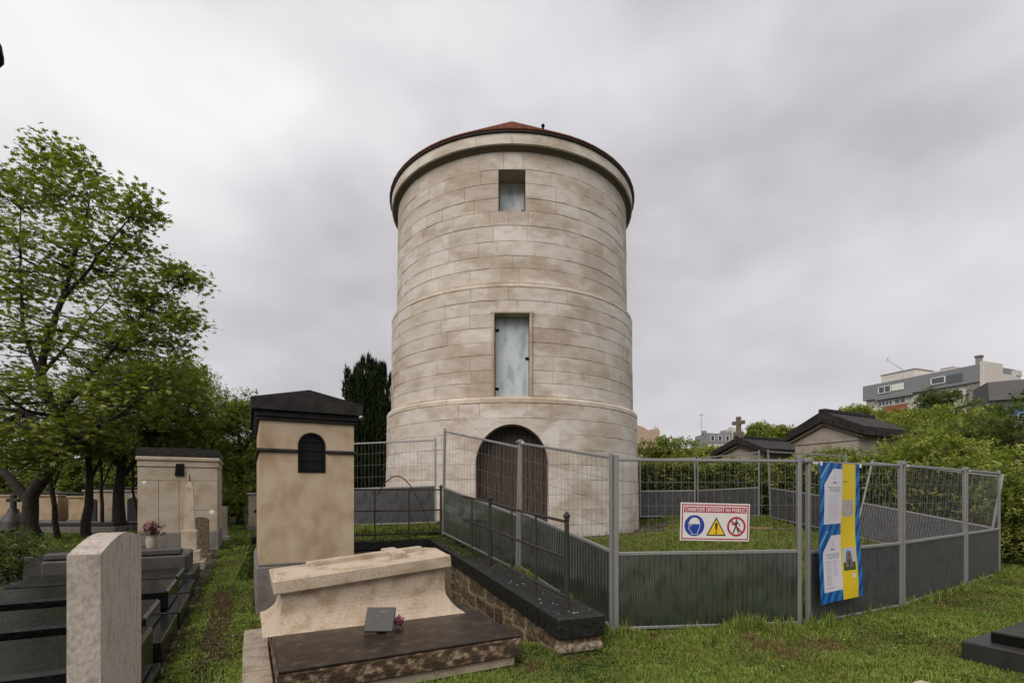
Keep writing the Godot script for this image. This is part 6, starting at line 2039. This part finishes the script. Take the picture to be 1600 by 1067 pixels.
func make_buildings() -> void:
	var x := Vector3(5.9, 0, 15.0).normalized()
	var A := thing("apartment_building", "grey clad modern apartment block with ribbon windows and white end wall", "building", Vector3(59.8, 0, -85.0))
	A.basis = Basis(x, Vector3.UP, x.cross(Vector3.UP))
	bpart(A, "wall", 0.3, 16.05, 0, 17.2, -9.0, -0.5, M.cream_wall)
	bpart(A, "mansard_band", 0.0, 16.1, 17.2, 19.7, -9.2, 0.0, M.zinc_clad)
	bpart(A, "lower_band", 2.0, 7.6, 16.9, 17.5, -0.5, 0.15, M.zinc_clad)
	bpart(A, "penthouse", 2.26, 7.3, 19.7, 21.1, -6.0, -1.2, M.cream_wall)
	bpart(A, "penthouse_coping", 2.1, 7.4, 21.1, 21.25, -6.1, -1.1, M.grey_wall)
	bpart(A, "roof_parapet", 7.4, 13.0, 19.7, 19.95, -6.0, -0.3, M.cream_wall)
	bpart(A, "roof_unit", 10.8, 12.4, 19.95, 20.3, -3.0, -1.0, M.grey_wall)
	bwindow(A, 2.6, 4.45, 17.95, 19.0, 0.0, M.window_glass, 1)
	bpart(A, "blind_panel", 4.6, 6.4, 18.0, 19.05, 0.0, 0.1, M.white_frame)
	bwindow(A, 2.3, 4.45, 15.9, 16.75, -0.5, M.window_glass, 3)
	bwindow(A, 4.75, 6.4, 15.9, 16.9, -0.5, M.window_glass, 1)
	bpart(A, "brick_spandrel", 3.2, 6.6, 13.0, 15.7, -0.5, -0.3, M.brick_red)
	bwindow(A, 10.2, 11.95, 17.9, 18.85, 0.0, M.window_glass, 0)
	bpart(A, "window_band", 12.1, 14.1, 17.7, 18.9, 0.0, 0.06, M.window_glass)
	bwindow(A, 12.4, 14.0, 15.4, 16.5, -0.5, M.window_glass, 1)
	bpart(A, "side_panel", 14.5, 16.1, 8.0, 17.18, -0.5, -0.2, M.grey_wall)
	bpart(A, "end_wall", 16.12, 16.6, 0, 20.0, -4.6, 0.1, M.cream_wall)
	bpart(A, "end_wall", 16.12, 16.6, 0, 18.6, -9.2, -4.6, M.cream_wall)
	bpart(A, "chimney_stack", 16.0, 16.7, 18.6, 19.4, -9.3, -7.9, M.cream_wall)
	bpart(A, "roof_vent", 15.0, 15.6, 19.7, 20.9, -1.8, -1.2, M.galvanised)
	bpart(A, "roof_vent_cap", 14.9, 15.7, 20.9, 21.2, -1.9, -1.1, M.plinth_grey)
	var mb := MB.new()
	mb.tube([Vector3(5.4, 21.2, -2), Vector3(2.6, 23.9, -2)], [0.06, 0.04], 5)
	mb.tube([Vector3(2.5, 23.5, -2), Vector3(2.5, 24.3, -2.6)], [0.05, 0.05], 5)
	part(A, "mast", mb, M.galvanised)
	var Bd := thing("slate_building", "dark slate roofed building with blue windows at the right edge", "building", Vector3(57.4, 0, -60.0))
	Bd.basis = Basis(Vector3(0.85, 0, 0.53).normalized(), Vector3.UP, Vector3(0.85, 0, 0.53).normalized().cross(Vector3.UP))
	bpart(Bd, "wall", 0, 14, 0, 12.6, -8, -0.4, M.cream_wall)
	mb = MB.new()
	mb.extrude(PackedVector2Array([Vector2(0, 12.6), Vector2(0.6, 12.6), Vector2(0.0, 14.9), Vector2(-7.0, 15.2), Vector2(-7.4, 12.6)]), 14.2, Transform3D(Basis(Vector3.UP, -PI / 2), Vector3(-0.1, 0, 0)) * Transform3D(Basis.IDENTITY, Vector3(0, 0, 0)))
	part(Bd, "slate_roof", mb, M.slate_roof)
	for i in 4:
		bwindow(Bd, 1.5 + i * 3.0, 3.9 + i * 3.0, 10.6, 12.3, -0.4, M.blue_glass, 0)
	var Cc := thing("ochre_building", "far ochre gabled house end just right of the tower", "building", Vector3(27.0, 0, -110.0))
	mb = MB.new()
	mb.extrude(PackedVector2Array([Vector2(0, 0), Vector2(5.6, 0), Vector2(5.6, 15.2), Vector2(5.2, 15.9), Vector2(3.0, 15.4), Vector2(1.6, 16.3), Vector2(0, 16.6)]), 8)
	part(Cc, "wall", mb, M.ochre_wall)
	for q in [[6.2, 13.6], [7.6, 13.8], [9.4, 14.0]]:
		bpart(Cc, "chimney", q[0], q[0] + 0.5, 11.5, q[1], -3, -2.4, M.grey_wall)
	bpart(Cc, "low_wing", 5.62, 11.0, 0, 13.0, -8, -1, M.cream_wall)
	var D := thing("zinc_roofed_building", "far white building with grey zinc roof behind the cross", "building", Vector3(46.8, 0, -120.0))
	bpart(D, "wall", 0, 9, 0, 13.4, -8, 0, M.cream_wall)
	mb = MB.new()
	mb.extrude(PackedVector2Array([Vector2(-0.1, 13.4), Vector2(6.3, 13.4), Vector2(6.0, 16.6), Vector2(5.0, 16.0), Vector2(3.4, 15.8), Vector2(0.2, 16.0)]), 8.0, Transform3D(Basis.IDENTITY, Vector3(0, 0, 0.1)))
	part(D, "zinc_roof", mb, M.zinc_clad)
	bpart(D, "gable_wall", 6.0, 9.0, 13.4, 17.2, -7, -0.5, M.cream_wall)
	for q in [0.0, 4.6, 6.6]:
		bpart(D, "chimney", q, q + 0.9, 16.0, 17.6 if q > 6 else 16.8, -3, -2, M.grey_wall)
	for i in 3:
		bwindow(D, 1.0 + i * 1.8, 1.8 + i * 1.8, 14.0, 15.3, 0.1, M.window_glass, 0)
	for q in [[44.8, 118.0, 20.5], [36.0, 125.0, 18.5]]:
		mb = MB.new()
		mb.tube([Vector3(0, 0, 0), Vector3(0, q[2], 0)], [0.08, 0.05], 5)
		mb.tube([Vector3(-0.7, q[2] - 0.5, 0), Vector3(0.7, q[2] - 0.5, 0)], [0.05, 0.05], 5)
		var an := thing("roof_aerial", "far thin aerial mast left of the cross" if q[0] > 40 else "far thin aerial mast nearer the tower", "aerial", Vector3(q[0], 0, -q[1]), 0.0, "far aerial masts")
		part(an, "mast", mb, M.galvanised)


func _ready() -> void:
	make_view()
	make_materials()
	mat("rubble_grey", Color(0.20, 0.165, 0.125), 0.95, {"tex": M.rubble.albedo_texture, "sc": Vector3.ONE * 1.6})
	make_mound_shape()
	make_ground()
	make_tower()
	make_wall()
	make_fences()
	make_tall_mausoleum()
	make_block_mausoleum()
	make_sarcophagus()
	make_graves()
	make_distance()
	make_buildings()
	make_trees()
	make_grass()
	make_sign()
	make_banner()
